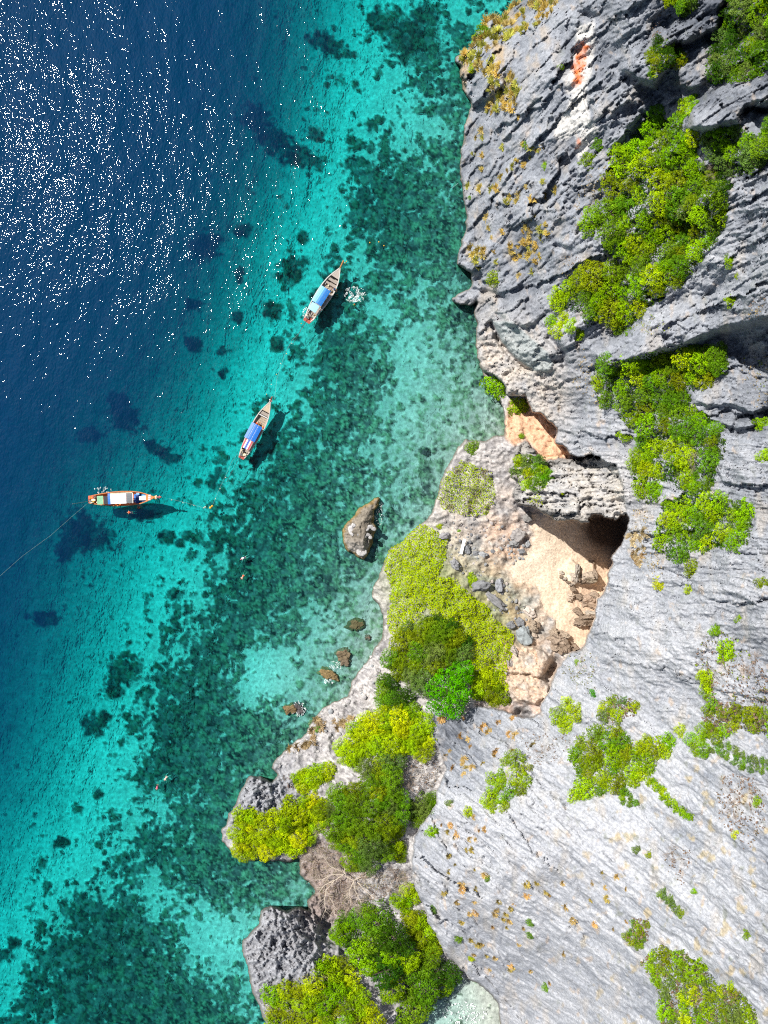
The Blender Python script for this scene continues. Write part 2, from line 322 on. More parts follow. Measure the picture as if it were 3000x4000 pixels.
    lz = lz+ledge(Z5([(900, 1240), (1100, 1200), (1300, 1230), (1520, 1180), (1659, 1200), (1659, 1400), (1500, 1450), (1300, 1360), (1100, 1370), (960, 1330)]), 3., .1, .98, 90, 12)
    lz = lz+ledge(Z5([(1080, 1380), (1300, 1380), (1600, 1470), (1560, 1560), (1380, 1600), (1200, 1530), (1100, 1500)]), 2.5, .1, .98, 80, 10)
    lz = lz+ledge([(1800, 420), (1850, 320), (1960, 230), (1960, 330), (1900, 380), (1850, 410)], 2.5, .5, .8, 120, 14)
    zk = zk+lz
    tw = np.clip(W(2000, 1440, 120)+.8*W(1900, 1380, 80)+.8*W(2120, 1590, 90), 0, 1); zk = zk+tw*(1.5*ridged(PX/90+.4*n0, PY/34+.5*n1, 4, 240)+.6*n1)
    # smooth overhanging slab under the tan rocks
    dsl = rd(G.sdf(Z4b([(520, 600), (720, 600), (900, 760), (1060, 900), (1100, 1000), (1060, 1080), (900, 1060), (700, 900), (600, 780)])))
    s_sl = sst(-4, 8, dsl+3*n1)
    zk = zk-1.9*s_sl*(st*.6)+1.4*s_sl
    for pl, dep, wd in (
            (Z4b([(520, 620), (600, 800), (700, 930), (830, 1040), (900, 1050)]), 3.0, 9), (Z4b([(1050, 760), (1180, 900), (1200, 1020)]), 2.2, 14),
            (Z2([(870, 400), (870, 440), (890, 480)]), 1.6, 6), (Z2([(780, 800), (830, 760)]), 1.5, 8), (Z2([(740, 1060), (780, 1075)]), 1.6, 10),
            (Z2([(860, 60), (890, 70)]), 1.8, 16), (Z3([(1560, 1010), (1659, 1030)]), 3, 10), (Z5([(1110, 440), (1180, 400)]), 1.2, 6),
            (Z5([(1330, 1600), (1380, 1510), (1500, 1450), (1560, 1580)]), 1.6, 7), (Z4([(1420, 430), (1440, 560)]), 1.2, 7),
            (Z4([(880, 960), (900, 540)]), .0, 5), (Z4([(1300, 360), (1330, 600), (1360, 760)]), .0, 5),
            (Z6([(250, 1010), (280, 970), (255, 940)]), 1.5, 4), (Z6([(1060, 60), (1150, 80), (1220, 100), (1330, 150)]), .8, 4), (Z6([(1350, 1100), (1450, 1190), (1550, 1270)]), .7, 4),
            (Z6([(640, 480), (620, 600), (700, 640), (830, 700), (870, 780)]), .5, 4), (Z6([(820, 900), (850, 990), (890, 1060), (820, 1030)]), .7, 4), (Z6([(1080, 540), (1130, 660), (1200, 740), (1290, 800), (1400, 900)]), .7, 4), (Z6([(780, 1180), (860, 1260), (960, 1360), (1080, 1440)]), .6, 4), (Z6([(1400, 870), (1500, 900), (1659, 980)]), .6, 5), (Z6([(1440, 420), (1520, 470), (1659, 520)]), .8, 5),
            (Z6([(520, 1130), (500, 1240), (540, 1340)]), .5, 4), (Z6([(190, 540), (330, 640), (420, 600)]), .5, 4), (Z6([(960, 30), (1100, 60), (1180, 50), (1320, 90)]), .8, 4), (Z4([(960, 1050), (940, 1200), (920, 1330)]), .8, 5), (Z4([(1130, 1100), (1300, 1180), (1500, 1160)]), .6, 4), (Z4([(1420, 1150), (1560, 1180), (1659, 1150)]), .8, 5),
            (Z6([(570, 200), (620, 210)]), 3.0, 9), (Z6([(470, 340), (560, 300)]), 1.0, 5), (Z2([(370, 1250), (480, 1270), (520, 1290)]), 1.6, 10)):
        if dep: zk = zk-dep*np.exp(-(rd(G.dline(pl))/wd)**2)
    # ---- low ground
    sand = sst(-8, 16, rd(G.sdf(Z6b([(470, 860), (560, 850), (700, 850), (1500, 800), (1500, 1100), (1300, 1500), (1190, 1760), (1100, 2000), (1000, 2100), (860, 2110), (700, 2200), (760, 1850), (620, 1700), (560, 1500), (340, 1480), (270, 1330), (420, 1230), (520, 1150), (540, 1040), (500, 940)])))+16*n0+11*n1)
    rub = 1-sand
    prom = np.maximum(W(1010, 3120, 110), np.maximum(W(1080, 3700, 150), W(1200, 3600, 80)))
    v1, v2, vv = voro(PX/17+.5*n1, PY/13+.5*n1, 300)
    pebb = (vv-.5)*.5*rub*(1-np.clip(prom*1.3, 0, 1))
    su, sv = rot(PX, PY, -62); spik = ridged(su/75+.5*n0, sv/30+.9*n1+.6*n0, 5, 310, .7)*.7+.5*fbm(PX/16, PY/16, 3, 312)
    zs = zs+rub*(1.0*fbm(PX/60, PY/60, 4, 320)+.5*mid)+pebb+prom*(2.4*spik+1.0*mid)
    zs = zs+sand*(.45*fbm(PX/90, PY/90, 3, 330)+.07*perlin(PX/9, PY/7, 331)*sst(2080, 2200, PX))
    # sandy ledges broken off beside the cave
    for poly, h, L in ((Z6b([(790, 1380), (900, 1270), (970, 1330), (1110, 1290), (1130, 1400), (1110, 1500), (1000, 1500), (960, 1500), (880, 1480)]), 2.2, 170),
                       (Z8([(240, 440), (340, 440), (440, 470), (475, 510), (450, 580), (415, 630), (330, 600), (200, 590), (190, 520)]), 3.2, 160),
                       (Z8([(200, 640), (330, 620), (440, 640), (470, 690), (450, 740), (380, 790), (260, 760)]), 2.2, 200)):
        zs = zs+ledge(poly, h, .8, .6, L, 7)
    zs = zs-3.0*np.exp(-(rd(G.dline(Z8([(460, 600), (500, 530)])))/20)**2)-2.5*np.exp(-(rd(G.dline(Z8([(280, 845), (330, 860)])))/14)**2)
    dstep = rd(G.sdf([(1120, 3330), (1300, 3330), (1330, 3480), (1310, 3600), (1380, 3700), (1290, 3640), (1220, 3570), (1150, 3450)]))
    lsz = sst(-6, 6, rd(G.sdf(Z8([(180, 430), (440, 440), (520, 560), (470, 740), (410, 800), (250, 780), (150, 640)])))); zs = zs+lsz*(.9*ridged(PX/60+.4*n1, PY/28+.4*n1, 4, 340)+.35*n1)
    # ---- stack the layers
    z = zs
    fm = sst(-3, 3, m); z = z*(1-fm)+zm*fm
    fk = sst(-3, 3, k); z = z*(1-fk)+zk*fk
    e = sst(-9, 9, c); z = -4.5+(np.maximum(z, .7)+4.5)*e
    z = np.where(c < -2, np.minimum(z, -.4), z)
    # ---- colours of the stone
    br = G.read(BR, PX, PY)
    streak = w[3]*fbm(rot(PX, PY, 37)[0]/300, rot(PX, PY, 37)[1]/20, 4, 260)
    tt = np.clip(br+.36*fine+.14*st+.30*big+tone+.22*n0-.08+.12*n1+.42*streak*(1+1.5*n0)-.10*smooth+.35*smooth*fbm(PX/330+2, PY/260, 3, 455), 0, 1)[..., None]
    dark = np.array((.065, .076, .098)); midc = np.array((.245, .262, .295)); pale = np.array((.385, .397, .425))
    rock = np.where(tt < .5, dark+(midc-dark)*tt*2, midc+(pale-midc)*(tt*2-1))
    def blend(A, colr, f): f = np.clip(f, 0, 1)[..., None]; return A*(1-f)+np.array(colr)*f
    tan_n = sst(.05, .45, fbm(PX/80+5, PY/110, 4, 400)); rust_n = sst(.28, .5, fbm(PX/40, PY/60, 4, 410))
    och = W(1850, 300, 150)+W(1950, 100, 160)+.9*W(1850, 1050, 110)+.6*W(2350, 950, 120)
    rock = blend(rock, (.34, .27, .19), tan_n*och*.8)
    tanw = W(2000, 1480, 130)+.8*W(1900, 1400, 90)+.8*W(2080, 1580, 90)+.5*W(2380, 1930, 110)
    rock = blend(rock, (.50, .43, .355), np.clip(tanw, 0, 1)*(.55+.6*n0))
    rock = blend(rock, (.42, .34, .27), rust_n*.6*(1-upper*.3)); rock = blend(rock, (.40, .36, .31), sst(.1, .5, fbm(PX/70+9, PY/160+4, 4, 430))*.45)
    rock = blend(rock, (.37, .30, .17), smooth*sst(.22, .45, fbm(PX/55+3, PY/75, 4, 440))*.7); rock = blend(rock, (.16, .175, .12), (.4+.6*smooth)*sst(.3, .5, fbm(PX/38+8, PY/60, 4, 450))*.5)
    scar = sst(-14, 8, rd(G.sdf(Z2([(840, 120), (905, 95), (905, 200), (890, 330), (860, 400), (890, 520), (930, 560), (880, 640), (840, 690), (830, 620), (860, 560), (800, 590), (740, 600), (740, 540), (790, 480), (820, 400), (790, 400), (780, 350), (820, 290)])))+14*n0+8*n1)
    rock = blend(rock, (.56, .545, .52), scar*(.85+.3*fine))
    rs = np.maximum(sst(-9, 6, rd(G.sdf(Z2([(860, 190), (880, 200), (870, 260), (850, 320), (870, 330), (840, 370), (815, 370), (820, 330), (815, 290), (840, 230)])))+16*n1+6*n0), sst(-4, 6, rd(G.sdf(Z2([(838, 590), (855, 600), (840, 650), (828, 640)])))+8*n1))
    rock = blend(rock, (.58, .15, .04), rs*(.75+.7*n1))
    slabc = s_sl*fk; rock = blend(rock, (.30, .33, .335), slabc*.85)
    mc = blend(rock, (.46, .425, .375), .45+.8*fine+.3*n0)
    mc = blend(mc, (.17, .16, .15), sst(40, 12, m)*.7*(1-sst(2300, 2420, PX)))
    # low ground colours
    grey = np.array((.33, .315, .32)); sh = np.clip(.5+1.1*fine+.8*(vv-.5)+.5*n0, 0, 1)[..., None]
    low = np.array((.22, .21, .215))*(1-sh)+np.array((.50, .49, .485))*sh
    pinkw = np.clip(W(1950, 2150, 260)+W(2020, 2350, 150)+.3*W(1450, 2750, 300), 0, 1)
    low = blend(low, (.50, .425, .355), pinkw*(.40+.9*n0+.4*(vv-.5)))
    low = blend(low, (.55, .33, .21), np.clip(W(2010, 2180, 120)+W(2060, 2720, 130)+W(1980, 2500, 90), 0, 1)*(.35+1.1*n0))
    low = blend(low, (.62, .38, .235), sst(-8, 14, rd(G.sdf(Z6b([(280, 0), (330, -200), (560, -260), (780, -20), (770, 130), (850, 230), (930, 340), (640, 370), (560, 250), (480, 160), (380, 230), (290, 150)])))+6*n1)*.9)
    low = blend(low, (.20, .205, .225), np.clip(prom*1.5, 0, 1)*(.9+.5*n0))
    low = blend(low, (.33, .34, .365), np.clip(prom*1.5, 0, 1)*sst(.1, .6, spik))
    bare = W(1290, 3530, 80)+W(1260, 3400, 90)
    low = blend(low, (.26, .20, .175), np.clip(bare, 0, 1)*.8); low = blend(low, (.20, .24, .07), np.clip(W(1850, 2420, 130)+W(1640, 2250, 100), 0, 1)*.8)
    sandc = np.array((.64, .505, .38))*(1+.10*fbm(PX/150, PY/90, 3, 420))[..., None]
    brown_sand = np.clip(W(2380, 2480, 90)+W(2330, 2350, 70)+W(2190, 2560, 40)+W(2400, 2150, 90), 0, 1)  # browner sand by the cliff foot and the cave corner
    sandc = blend(sandc, (.36, .24, .165), brown_sand*(.55+.8*n0)); sandc = blend(sandc, (.12, .075, .05), np.clip(1.5*W(2400, 2080, 50)+W(2330, 2065, 40), 0, 1)); sandc = blend(sandc, (.70, .62, .50), np.clip(W(2080, 2180, 90), 0, 1)*.5)  # near-black cave floor: shade of the recess painted into the sand colour
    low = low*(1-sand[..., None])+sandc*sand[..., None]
    ls = sst(-6, 6, rd(G.sdf(Z8([(180, 430), (440, 440), (520, 560), (470, 740), (410, 800), (250, 780), (150, 640)])))+8*n1)
    low = blend(low, (.56, .435, .33), ls*(.65+.8*n0)); low = blend(low, (.33, .30, .27), ls*sst(.1, .4, fine+.5*n1)*.7); low = blend(low, (.60, .33, .18), ls*rust_n*.6)
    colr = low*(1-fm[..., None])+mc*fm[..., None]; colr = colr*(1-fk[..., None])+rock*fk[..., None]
    tide = sst(11, 2, c+5*n1)*(1-sand)*(.75+.5*n1); colr = blend(colr, (.115, .10, .075), tide*.8)
    wetrim = sst(1.6, .3, z)*(z > -4)
    colr = blend(colr, (.13, .105, .06), wetrim*.75*(1-sand))
    lab = np.where(k > 0, 2, np.where(m > 0, 1, np.where(sand > .5, 3, 0)))
    return z, c, colr, lab
BR = tps([(2000, 300, .48), (2300, 300, .45), (2100, 800, .46), (2500, 300, .36), (2900, 350, .28), (2000, 1100, .50), (2200, 1000, .45), (1850, 700, .42), (2800, 1150, .66), (2500, 1350, .55), (2950, 1300, .35), (2700, 1650, .52), (2900, 1800, .52), (2300, 1350, .55), (2000, 1450, .7), (2350, 1750, .6), (2250, 1900, .75), (2450, 2300, .80), (2700, 2400, .80), (2900, 2600, .74), (2200, 2700, .76), (2000, 3000, .78), (2300, 3300, .97), (2600, 3000, .97), (2600, 3600, .92), (2900, 3500, .88), (2000, 3700, .88), (1800, 3300, .86), (1850, 2850, .5), (1400, 2900, .5)], G.X, G.Y)

# ------------------------------------------------------------------ the land: one sheet, cut into named pieces
LX = axis(840, 3010, 4, 700, 9000); LY = axis(-20, 4020, 4, -6000, 10000)
GX, GY = np.meshgrid(LX, LY)
LZ, LC, LCOL, LLAB = grid_fields(GX, GY)
def world_xyz(PX, PY, Z):
    k = S*(1-Z/H); return np.stack([(PX-1500)*k, (2000-PY)*k, Z], -1)
LW = world_xyz(GX, GY, LZ).reshape(-1, 3); LCf = LCOL.reshape(-1, 3)
ny, nx = GX.shape
ii = (np.arange(ny-1)[:, None]*nx+np.arange(nx-1)[None, :])
quads = np.stack([ii, ii+nx, ii+nx+1, ii+1], -1).reshape(-1, 4)
qc = np.maximum(np.maximum(LC[:-1, :-1], LC[1:, :-1]), np.maximum(LC[:-1, 1:], LC[1:, 1:])).ravel()
ql = LLAB[:-1, :-1].ravel(); qy = ((GY[:-1, :-1]+GY[1:, 1:])/2).ravel(); keep = qc > -14
def land_piece(name, sel, label):
    q = quads[sel & keep]; used, inv = np.unique(q, return_inverse=True)
    me = mesh_np(name, LW[used], inv.reshape(-1, 4), M_ROCK, True, {'Col': LCf[used]})
    o = bpy.data.objects.new(name, me); link(o); tag(o, label, kind='structure'); return o
land_piece('cliff', ql == 2, 'grey limestone cliff rising from the sea to the right edge')
land_piece('rock_outcrop', ql == 1, 'weathered overhanging limestone outcrop above the sandy cove')
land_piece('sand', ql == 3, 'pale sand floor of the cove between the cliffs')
land_piece('rocky_shore', ql == 0, 'grey rocky shore with rubble and soil along the water')
_ix = lambda v, ax: np.clip(np.searchsorted(ax, v)-1, 0, len(ax)-2)
def ground(px, py):
    j = _ix(px, LX); i = _ix(py, LY); a = (px-LX[j])/(LX[j+1]-LX[j]); b = (py-LY[i])/(LY[i+1]-LY[i])
    return (LZ[i, j]*(1-a)+LZ[i, j+1]*a)*(1-b)+(LZ[i+1, j]*(1-a)+LZ[i+1, j+1]*a)*b
def ground_s(px, py, r=10):
    return sum(ground(px+dx, py+dy) for dx, dy in ((0, 0), (r, 0), (-r, 0), (0, r), (0, -r)))/5

# ------------------------------------------------------------------ sea floor
B = Coarse(-2200, 2400, -1600, 5600, 20)
depth_pts = [(-500, 0, 27), (0, 0, 26), (500, 0, 25), (850, 0, 21), (1000, 0, 17), (1200, 0, 12), (1400, 0, 8.5), (1700, 0, 6.5), (2000, 0, 5), (0, 500, 26), (600, 400, 24), (900, 400, 18.5), (1050, 400, 14), (1200, 400, 10), (1400, 400, 7), (1750, 400, 4), (0, 1000, 25), (600, 900, 21), (800, 900, 16), (950, 900, 12), (1150, 900, 8.5), (1400, 900, 5.5), (1780, 900, 3.2), (0, 1500, 24), (400, 1400, 20), (650, 1400, 15), (850, 1400, 10.5), (1000, 1400, 8), (1300, 1400, 4.6), (1800, 1400, 2), (0, 1900, 21), (300, 1900, 14.5), (500, 1900, 11.5), (700, 1900, 9), (900, 1900, 6.6), (1200, 1900, 4), (1600, 1900, 2), (0, 2400, 17), (200, 2400, 13), (350, 2400, 10.5), (550, 2400, 8), (800, 2400, 5.6), (1100, 2400, 3.6), (1400, 2400, 1.5), (0, 2900, 14), (150, 2900, 11), (300, 2900, 8.8), (550, 2900, 6.4), (900, 2900, 4), (0, 3400, 9.6), (150, 3400, 8.2), (400, 3400, 6.5), (900, 3400, 3.5), (0, 3900, 7.8), (300, 3900, 6), (900, 3900, 4), (1800, 3950, .7), (1700, 3950, 1.0), (-500, 2000, 26), (-500, 4000, 14), (1200, 3450, 2.2), (1100, 2850, 2.6), (1650, 1800, 1.8)]
DP = tps(depth_pts, B.X, B.Y)
reef_pts = [(1300, 400, .1), (1450, 500, .25), (1500, 700, .8), (1600, 800, .85), (1700, 700, .7), (1750, 400, .6), (1700, 200, .5), (1900, 60, .4), (1650, 480, .3), (1450, 900, .75), (1350, 900, .35), (1250, 750, .08), (1650, 1000, .75), (1780, 900, .85), (1500, 1050, .6), (1200, 1050, .25), (1100, 1250, .1), (1400, 1250, .5), (1600, 1250, .35), (1750, 1250, .6), (1300, 1400, .85), (1450, 1450, .7), (1600, 1450, .2), (1700, 1450, .15), (1800, 1450, .3), (1150, 1550, .2), (1150, 1700, .6), (1300, 1650, .75), (1450, 1650, .6), (1600, 1650, .12), (1800, 1650, .12), (1000, 1950, .6), (900, 1900, .4), (800, 1850, .15), (1100, 1850, .8), (1200, 1950, .85), (1350, 1850, .6), (1500, 1750, .4), (1550, 1900, .35), (1700, 1850, .35), (900, 2100, .7), (1000, 2250, .85), (1200, 2150, .8), (1300, 2300, .7), (1450, 2250, .3), (1500, 2050, .4), (800, 2250, .35), (650, 2250, .15), (750, 2500, .6), (900, 2500, .8), (1050, 2450, .75), (1200, 2450, .4), (1350, 2400, .15), (1300, 2550, .15), (1150, 2600, .3), (1020, 2640, -.1), (900, 2700, .7), (700, 2750, .75), (600, 2650, .5), (650, 2800, .9), (800, 2850, .9), (1000, 2800, .7), (1150, 2850, .6), (550, 2900, .4), (450, 2950, .1), (600, 3050, .6), (750, 3050, .85), (900, 3000, .8), (500, 3100, .35), (650, 3150, .4), (700, 3300, .8), (550, 3350, .6), (500, 3500, .5), (420, 3400, .3), (800, 3400, .85), (900, 3500, .7), (1050, 3450, .7), (650, 3500, .35), (750, 3650, .2), (850, 3680, .0), (600, 3650, .7), (400, 3600, .9), (300, 3700, .9), (250, 3850, .85), (500, 3800, .95), (700, 3850, .85), (850, 3850, .7), (150, 3900, .6), (100, 3750, .35), (50, 3650, .05), (100, 3300, .05), (200, 3400, .15), (300, 3200, .1), (950, 3950, .6), (350, 3500, .55), (1000, 600, 0), (800, 1500, 0), (500, 2200, 0), (300, 2700, 0), (0, 2000, 0), (0, 0, 0), (1200, 200, 0), (1450, 1900, .5), (1800, 3950, .1), (1350, 2150, .6)]
RF = tps(reef_pts, B.X, B.Y, .0003)
blobs = [(1500, 90, 75, 55, 0), (1600, 150, 120, 85, 25), (1660, 60, 60, 50, 0), (1290, 180, 85, 42, 30), (1000, 470, 70, 50, 35), (1080, 560, 100, 55, 40), (1190, 620, 75, 45, 10), (1230, 520, 40, 30, 0), (940, 900, 45, 30, 0), (800, 960, 70, 60, 0), (1140, 1050, 48, 65, 20), (1110, 1080, 40, 25, 0), (1065, 1215, 40, 45, 60), (1080, 1340, 35, 40, 0), (925, 1235, 22, 26, 0), (935, 1075, 16, 28, 0), (870, 1370, 30, 22, 0), (750, 1340, 45, 30, 20), (750, 1185, 40, 25, 0), (490, 1640, 75, 55, 30), (470, 1560, 50, 40, 0), (620, 1760, 60, 25, 30), (670, 1790, 40, 20, 0), (330, 2080, 110, 75, 15), (260, 2140, 60, 50, 0), (650, 2100, 40, 28, 0), (730, 2090, 25, 22, 0), (700, 2120, 22, 18, 0), (830, 1890, 26, 30, 0), (855, 1840, 20, 25, 0), (470, 2620, 60, 60, 0), (440, 2690, 45, 45, 0), (520, 2610, 35, 28, 0), (365, 2830, 48, 48, 20), (400, 2800, 30, 25, 0), (1370, 545, 26, 20, 0), (1450, 480, 30, 22, 0), (1370, 630, 30, 25, 0), (1420, 760, 26, 30, 0), (1180, 925, 24, 30, 0), (165, 3370, 22, 26, 0), (180, 3460, 20, 24, 0), (50, 3680, 30, 24, 0), (0, 3730, 40, 30, 0), (110, 3920, 45, 30, 0), (240, 3290, 26, 22, 0), (380, 3100, 26, 22, 0), (300, 3160, 20, 18, 0), (680, 2320, 30, 26, 0), (1650, 1560, 18, 16, 0), (1660, 1765, 24, 17, 0), (1655, 1835, 26, 30, 0), (850, 3470, 40, 26, 0), (870, 1460, 16, 26, 20), (1265, 1150, 50, 26, 0), (960, 1700, 30, 20, 0), (560, 2010, 60, 22, 0), (170, 2420, 60, 30, 0), (350, 1700, 50, 30, 0)]
def bed_fields(PX, PY):
    rd = lambda F: B.read(F, PX, PY)
    n0 = fbm(PX/90, PY/90, 4, 500); n1 = fbm(PX/28, PY/28, 4, 510); n2 = fbm(PX/11, PY/11, 3, 520)
    dist = 1-sst(3, 14, rd(DP))
    dep = np.clip(rd(DP)+.5*n0, .5, 30)
    rf = rd(RF)
    n3 = fbm(PX/45, PY/45, 3, 530)
    deepb = sst(5, 12, dep); m = sst(.36-.06*deepb, .60+.12*deepb, rf+.75*n0+.70*n1+.50*n3+.20*n2+.03)
    for cx, cy, rx, ry, a in blobs:
        u, v = rot(PX-cx, PY-cy, a); q = np.sqrt((u/rx)**2+(v/ry)**2)
        m = np.maximum(m, sst(1.15, .72, q+.70*n1+.55*n0+.16*n2))
    v1, v2, vv = voro(PX/20+.6*n1, PY/20+.6*n1, 540)
    w1, w2, ww = voro(PX/9, PY/9, 545)
    head = np.clip(1-v1*1.2, 0, 1)
    shal = sst(6.5, 2.5, dep)
    m2 = m*(.80+.3*vv)
    # coral heads, algae and the sand between them
    mo = np.clip(.32+1.1*n2+1.3*n3+.9*(ww-.5)+.5*(vv-.5), 0, 1)*(.35+.65*shal); mo = mo*(.6+.8*np.clip(.5+1.5*n0, 0, 1))
    coral = np.array((.012, .018, .020))*(1-mo[..., None])+np.array((.13, .185, .11))*mo[..., None]
    sandb = np.array((.46, .44, .40))*np.clip(1+.25*n0+.38*n1+.2*n3, .4, 1.5)[..., None]
    rubble = sst(.15, .75, rf+.5*n1+.3*n2)*(1-m)
    mott = np.clip(.5+1.5*n2+1.0*(ww-.5), 0, 1)
    sandb = sandb*(1-(rubble*.50*mott)[..., None])+np.array((.16, .25, .15))*(rubble*.50*mott)[..., None]
    # near the shore fine green stones everywhere
    near = sst(3.4, 1.6, dep)*(1-sst(3800, 3860, PY)*sst(1580, 1640, PX))
    stones = np.array((.11, .16, .09))*(1+.8*(ww-.5)+.7*n2)[..., None]
    f = (near*np.clip(.36+1.8*n1+1.2*n3+.8*(vv-.5)+.5*n2, 0, .95)*(1-m))[..., None]; sandb = sandb*(1-f)+stones*f; sandb = sandb*(1-.12*near+.5*near*np.clip(n2+.6*n3, -.3, .5))[..., None]  # bright ripples at the end imitate caustic light in the sand colour
    f2 = np.clip(m2, 0, 1)[..., None]; c = sandb*(1-f2)+coral*f2
    white = sst(.5, .95, mott*vv*1.3)*shal*.35*m
    c = c*(1-white[..., None])+np.array((.30, .33, .24))*white[..., None]
    z = -.36*dep+np.minimum(m*(.25+.35*head+.2*(vv-.5))+.06*n2, dep*.3)
    return z, c, dep
BX = axis(-10, 2200, 5, -9000, 3000); BY = axis(-10, 4010, 5, -6000, 9000)
QX, QY = np.meshgrid(BX, BY)
bz, bcol, bdep = bed_fields(QX, QY)
landd = G.read(dC, QX, QY); landd = np.where((QX < 700), -500, landd)
BW = world_xyz(QX, QY, bz).reshape(-1, 3)
ny, nx = QX.shape; ii = (np.arange(ny-1)[:, None]*nx+np.arange(nx-1)[None, :])
q = np.stack([ii, ii+nx, ii+nx+1, ii+1], -1).reshape(-1, 4)[(landd[:-1, :-1].ravel() < 60)]
used, inv = np.unique(q, return_inverse=True)
bed = bpy.data.objects.new('seabed', mesh_np('seabed', BW[used], inv.reshape(-1, 4), M_BED, True, {'Col': bcol.reshape(-1, 3)[used]}))
link(bed); tag(bed, 'sandy sea floor with dark coral patches seen through the water', kind='structure')

# ------------------------------------------------------------------ water surface
def water_material():
    m, t, out = nt('sea_water')
    tint = N(t, 'Attribute', attribute_name='tint'); opq = N(t, 'Attribute', attribute_name='opaque')
    tr = N(t, 'BsdfTransparent'); t.links.new(tint.outputs['Color'], tr.inputs['Color'])
    df = N(t, 'BsdfDiffuse'); df.inputs['Color'].default_value = (.0002, .029, .090, 1)
    body = N(t, 'MixShader'); t.links.new(opq.outputs['Fac'], body.inputs[0]); t.links.new(tr.outputs[0], body.inputs[1]); t.links.new(df.outputs[0], body.inputs[2])
    tc = N(t, 'TexCoord')
    mp = N(t, 'Mapping'); mp.inputs['Rotation'].default_value = (0, 0, R(-38)); mp.inputs['Scale'].default_value = (1.0, .55, 1)
    t.links.new(tc.outputs['Object'], mp.inputs['Vector'])
    hs = []
    for sc, amp, det in ((.06, 1.2, 2), (.34, .36, 1), (2.1, .135, 1.6)):
        nz = N(t, 'TexNoise'); nz.inputs['Scale'].default_value = sc; nz.inputs['Detail'].default_value = det; nz.inputs['Roughness'].default_value = .55
        t.links.new(mp.outputs[0], nz.inputs['Vector'])
        mm = N(t, 'Math', operation='MULTIPLY'); mm.inputs[1].default_value = amp; t.links.new(nz.outputs['Fac'], mm.inputs[0]); hs.append(mm)
    a = N(t, 'Math', operation='ADD'); t.links.new(hs[0].outputs[0], a.inputs[0]); t.links.new(hs[1].outputs[0], a.inputs[1])
    b = N(t, 'Math', operation='ADD'); t.links.new(a.outputs[0], b.inputs[0]); t.links.new(hs[2].outputs[0], b.inputs[1])
    bp = N(t, 'Bump'); bp.inputs['Strength'].default_value = 1.0; bp.inputs['Distance'].default_value = 1.0
    calm = N(t, 'Attribute', attribute_name='calm'); t.links.new(calm.outputs['Fac'], bp.inputs['Strength'])
    t.links.new(b.outputs[0], bp.inputs['Height'])
    t.links.new(bp.outputs[0], df.inputs['Normal'])
    gl = N(t, 'BsdfGlossy', distribution='BECKMANN'); gl.inputs['Roughness'].default_value = .050; t.links.new(bp.outputs[0], gl.inputs['Normal'])
    fr = N(t, 'Fresnel'); fr.inputs['IOR'].default_value = 1.33; t.links.new(bp.outputs[0], fr.inputs['Normal'])
    mx = N(t, 'MixShader'); t.links.new(fr.outputs[0], mx.inputs[0]); t.links.new(body.outputs[0], mx.inputs[1]); t.links.new(gl.outputs[0], mx.inputs[2])
    t.links.new(mx.outputs[0], out.inputs[0]); return m
WX = axis(-20, 3020, 16, -14000, 14000); WY = axis(-20, 4020, 16, -14000, 14000)
QX, QY = np.meshgrid(WX, WY)
wd = np.clip(B.read(DP, QX, QY), .3, 30)
KA = np.array((.27, .0200, .0150))      # absorption per metre, one way
tint = np.exp(-wd[..., None]*KA)
opaque = .95*(1-np.exp(-np.maximum(wd-8, 0)*.125))
calm = .55+.45*sst(3, 12, wd)
ny, nx = QX.shape; ii = (np.arange(ny-1)[:, None]*nx+np.arange(nx-1)[None, :])
q = np.stack([ii, ii+nx, ii+nx+1, ii+1], -1).reshape(-1, 4)
wo = bpy.data.objects.new('water', mesh_np('water', world_xyz(QX, QY, 0*QX).reshape(-1, 3), q, water_material(), True, {'tint': tint.reshape(-1, 3), 'opaque': opaque.ravel(), 'calm': calm.ravel()}))
link(wo); tag(wo, 'clear sea from navy blue deep water to turquoise shallows', kind='structure')

# ------------------------------------------------------------------ leaves and plants
def leaf_cloud(centres, radii, n_per, size, flat=.75, up=.35, rg=None):
    """four-cornered leaves scattered in lumps; returns verts, faces, tone"""
    rg = rg or rng; V = []; T = []
    for c, r in zip(centres, radii):
        n = max(4, int(n_per*r*r))
        d = rg.normal(size=(n, 3)); d[:, 2] = np.abs(d[:, 2])*.9+.02*rg.normal(size=n); d /= np.linalg.norm(d, axis=1)[:, None]
        p = c+d*r*(.55+.52*rg.random((n, 1))**.6)*np.array((1, 1, flat))
        nrm = d*1.2+np.array((0, 0, up))+.42*rg.normal(size=(n, 3)); nrm /= np.linalg.norm(nrm, axis=1)[:, None]
        t = np.cross(nrm, rg.normal(size=(n, 3))); t /= np.linalg.norm(t, axis=1)[:, None]; b = np.cross(nrm, t)
        L = size*(.7+.6*rg.random((n, 1))); W = L*.62
        V.append(np.stack([p-t*L*.5, p+b*W*.5, p+t*L*.5-nrm*L*.12, p-b*W*.5], 1)); tone = np.clip(.5+.13*rg.normal(size=n)+rg.normal()*.17, 0, 1)
        T.append(np.repeat(tone, 4))
    V = np.concatenate(V).reshape(-1, 3); F = np.arange(len(V)).reshape(-1, 4); return V, F, np.concatenate(T)
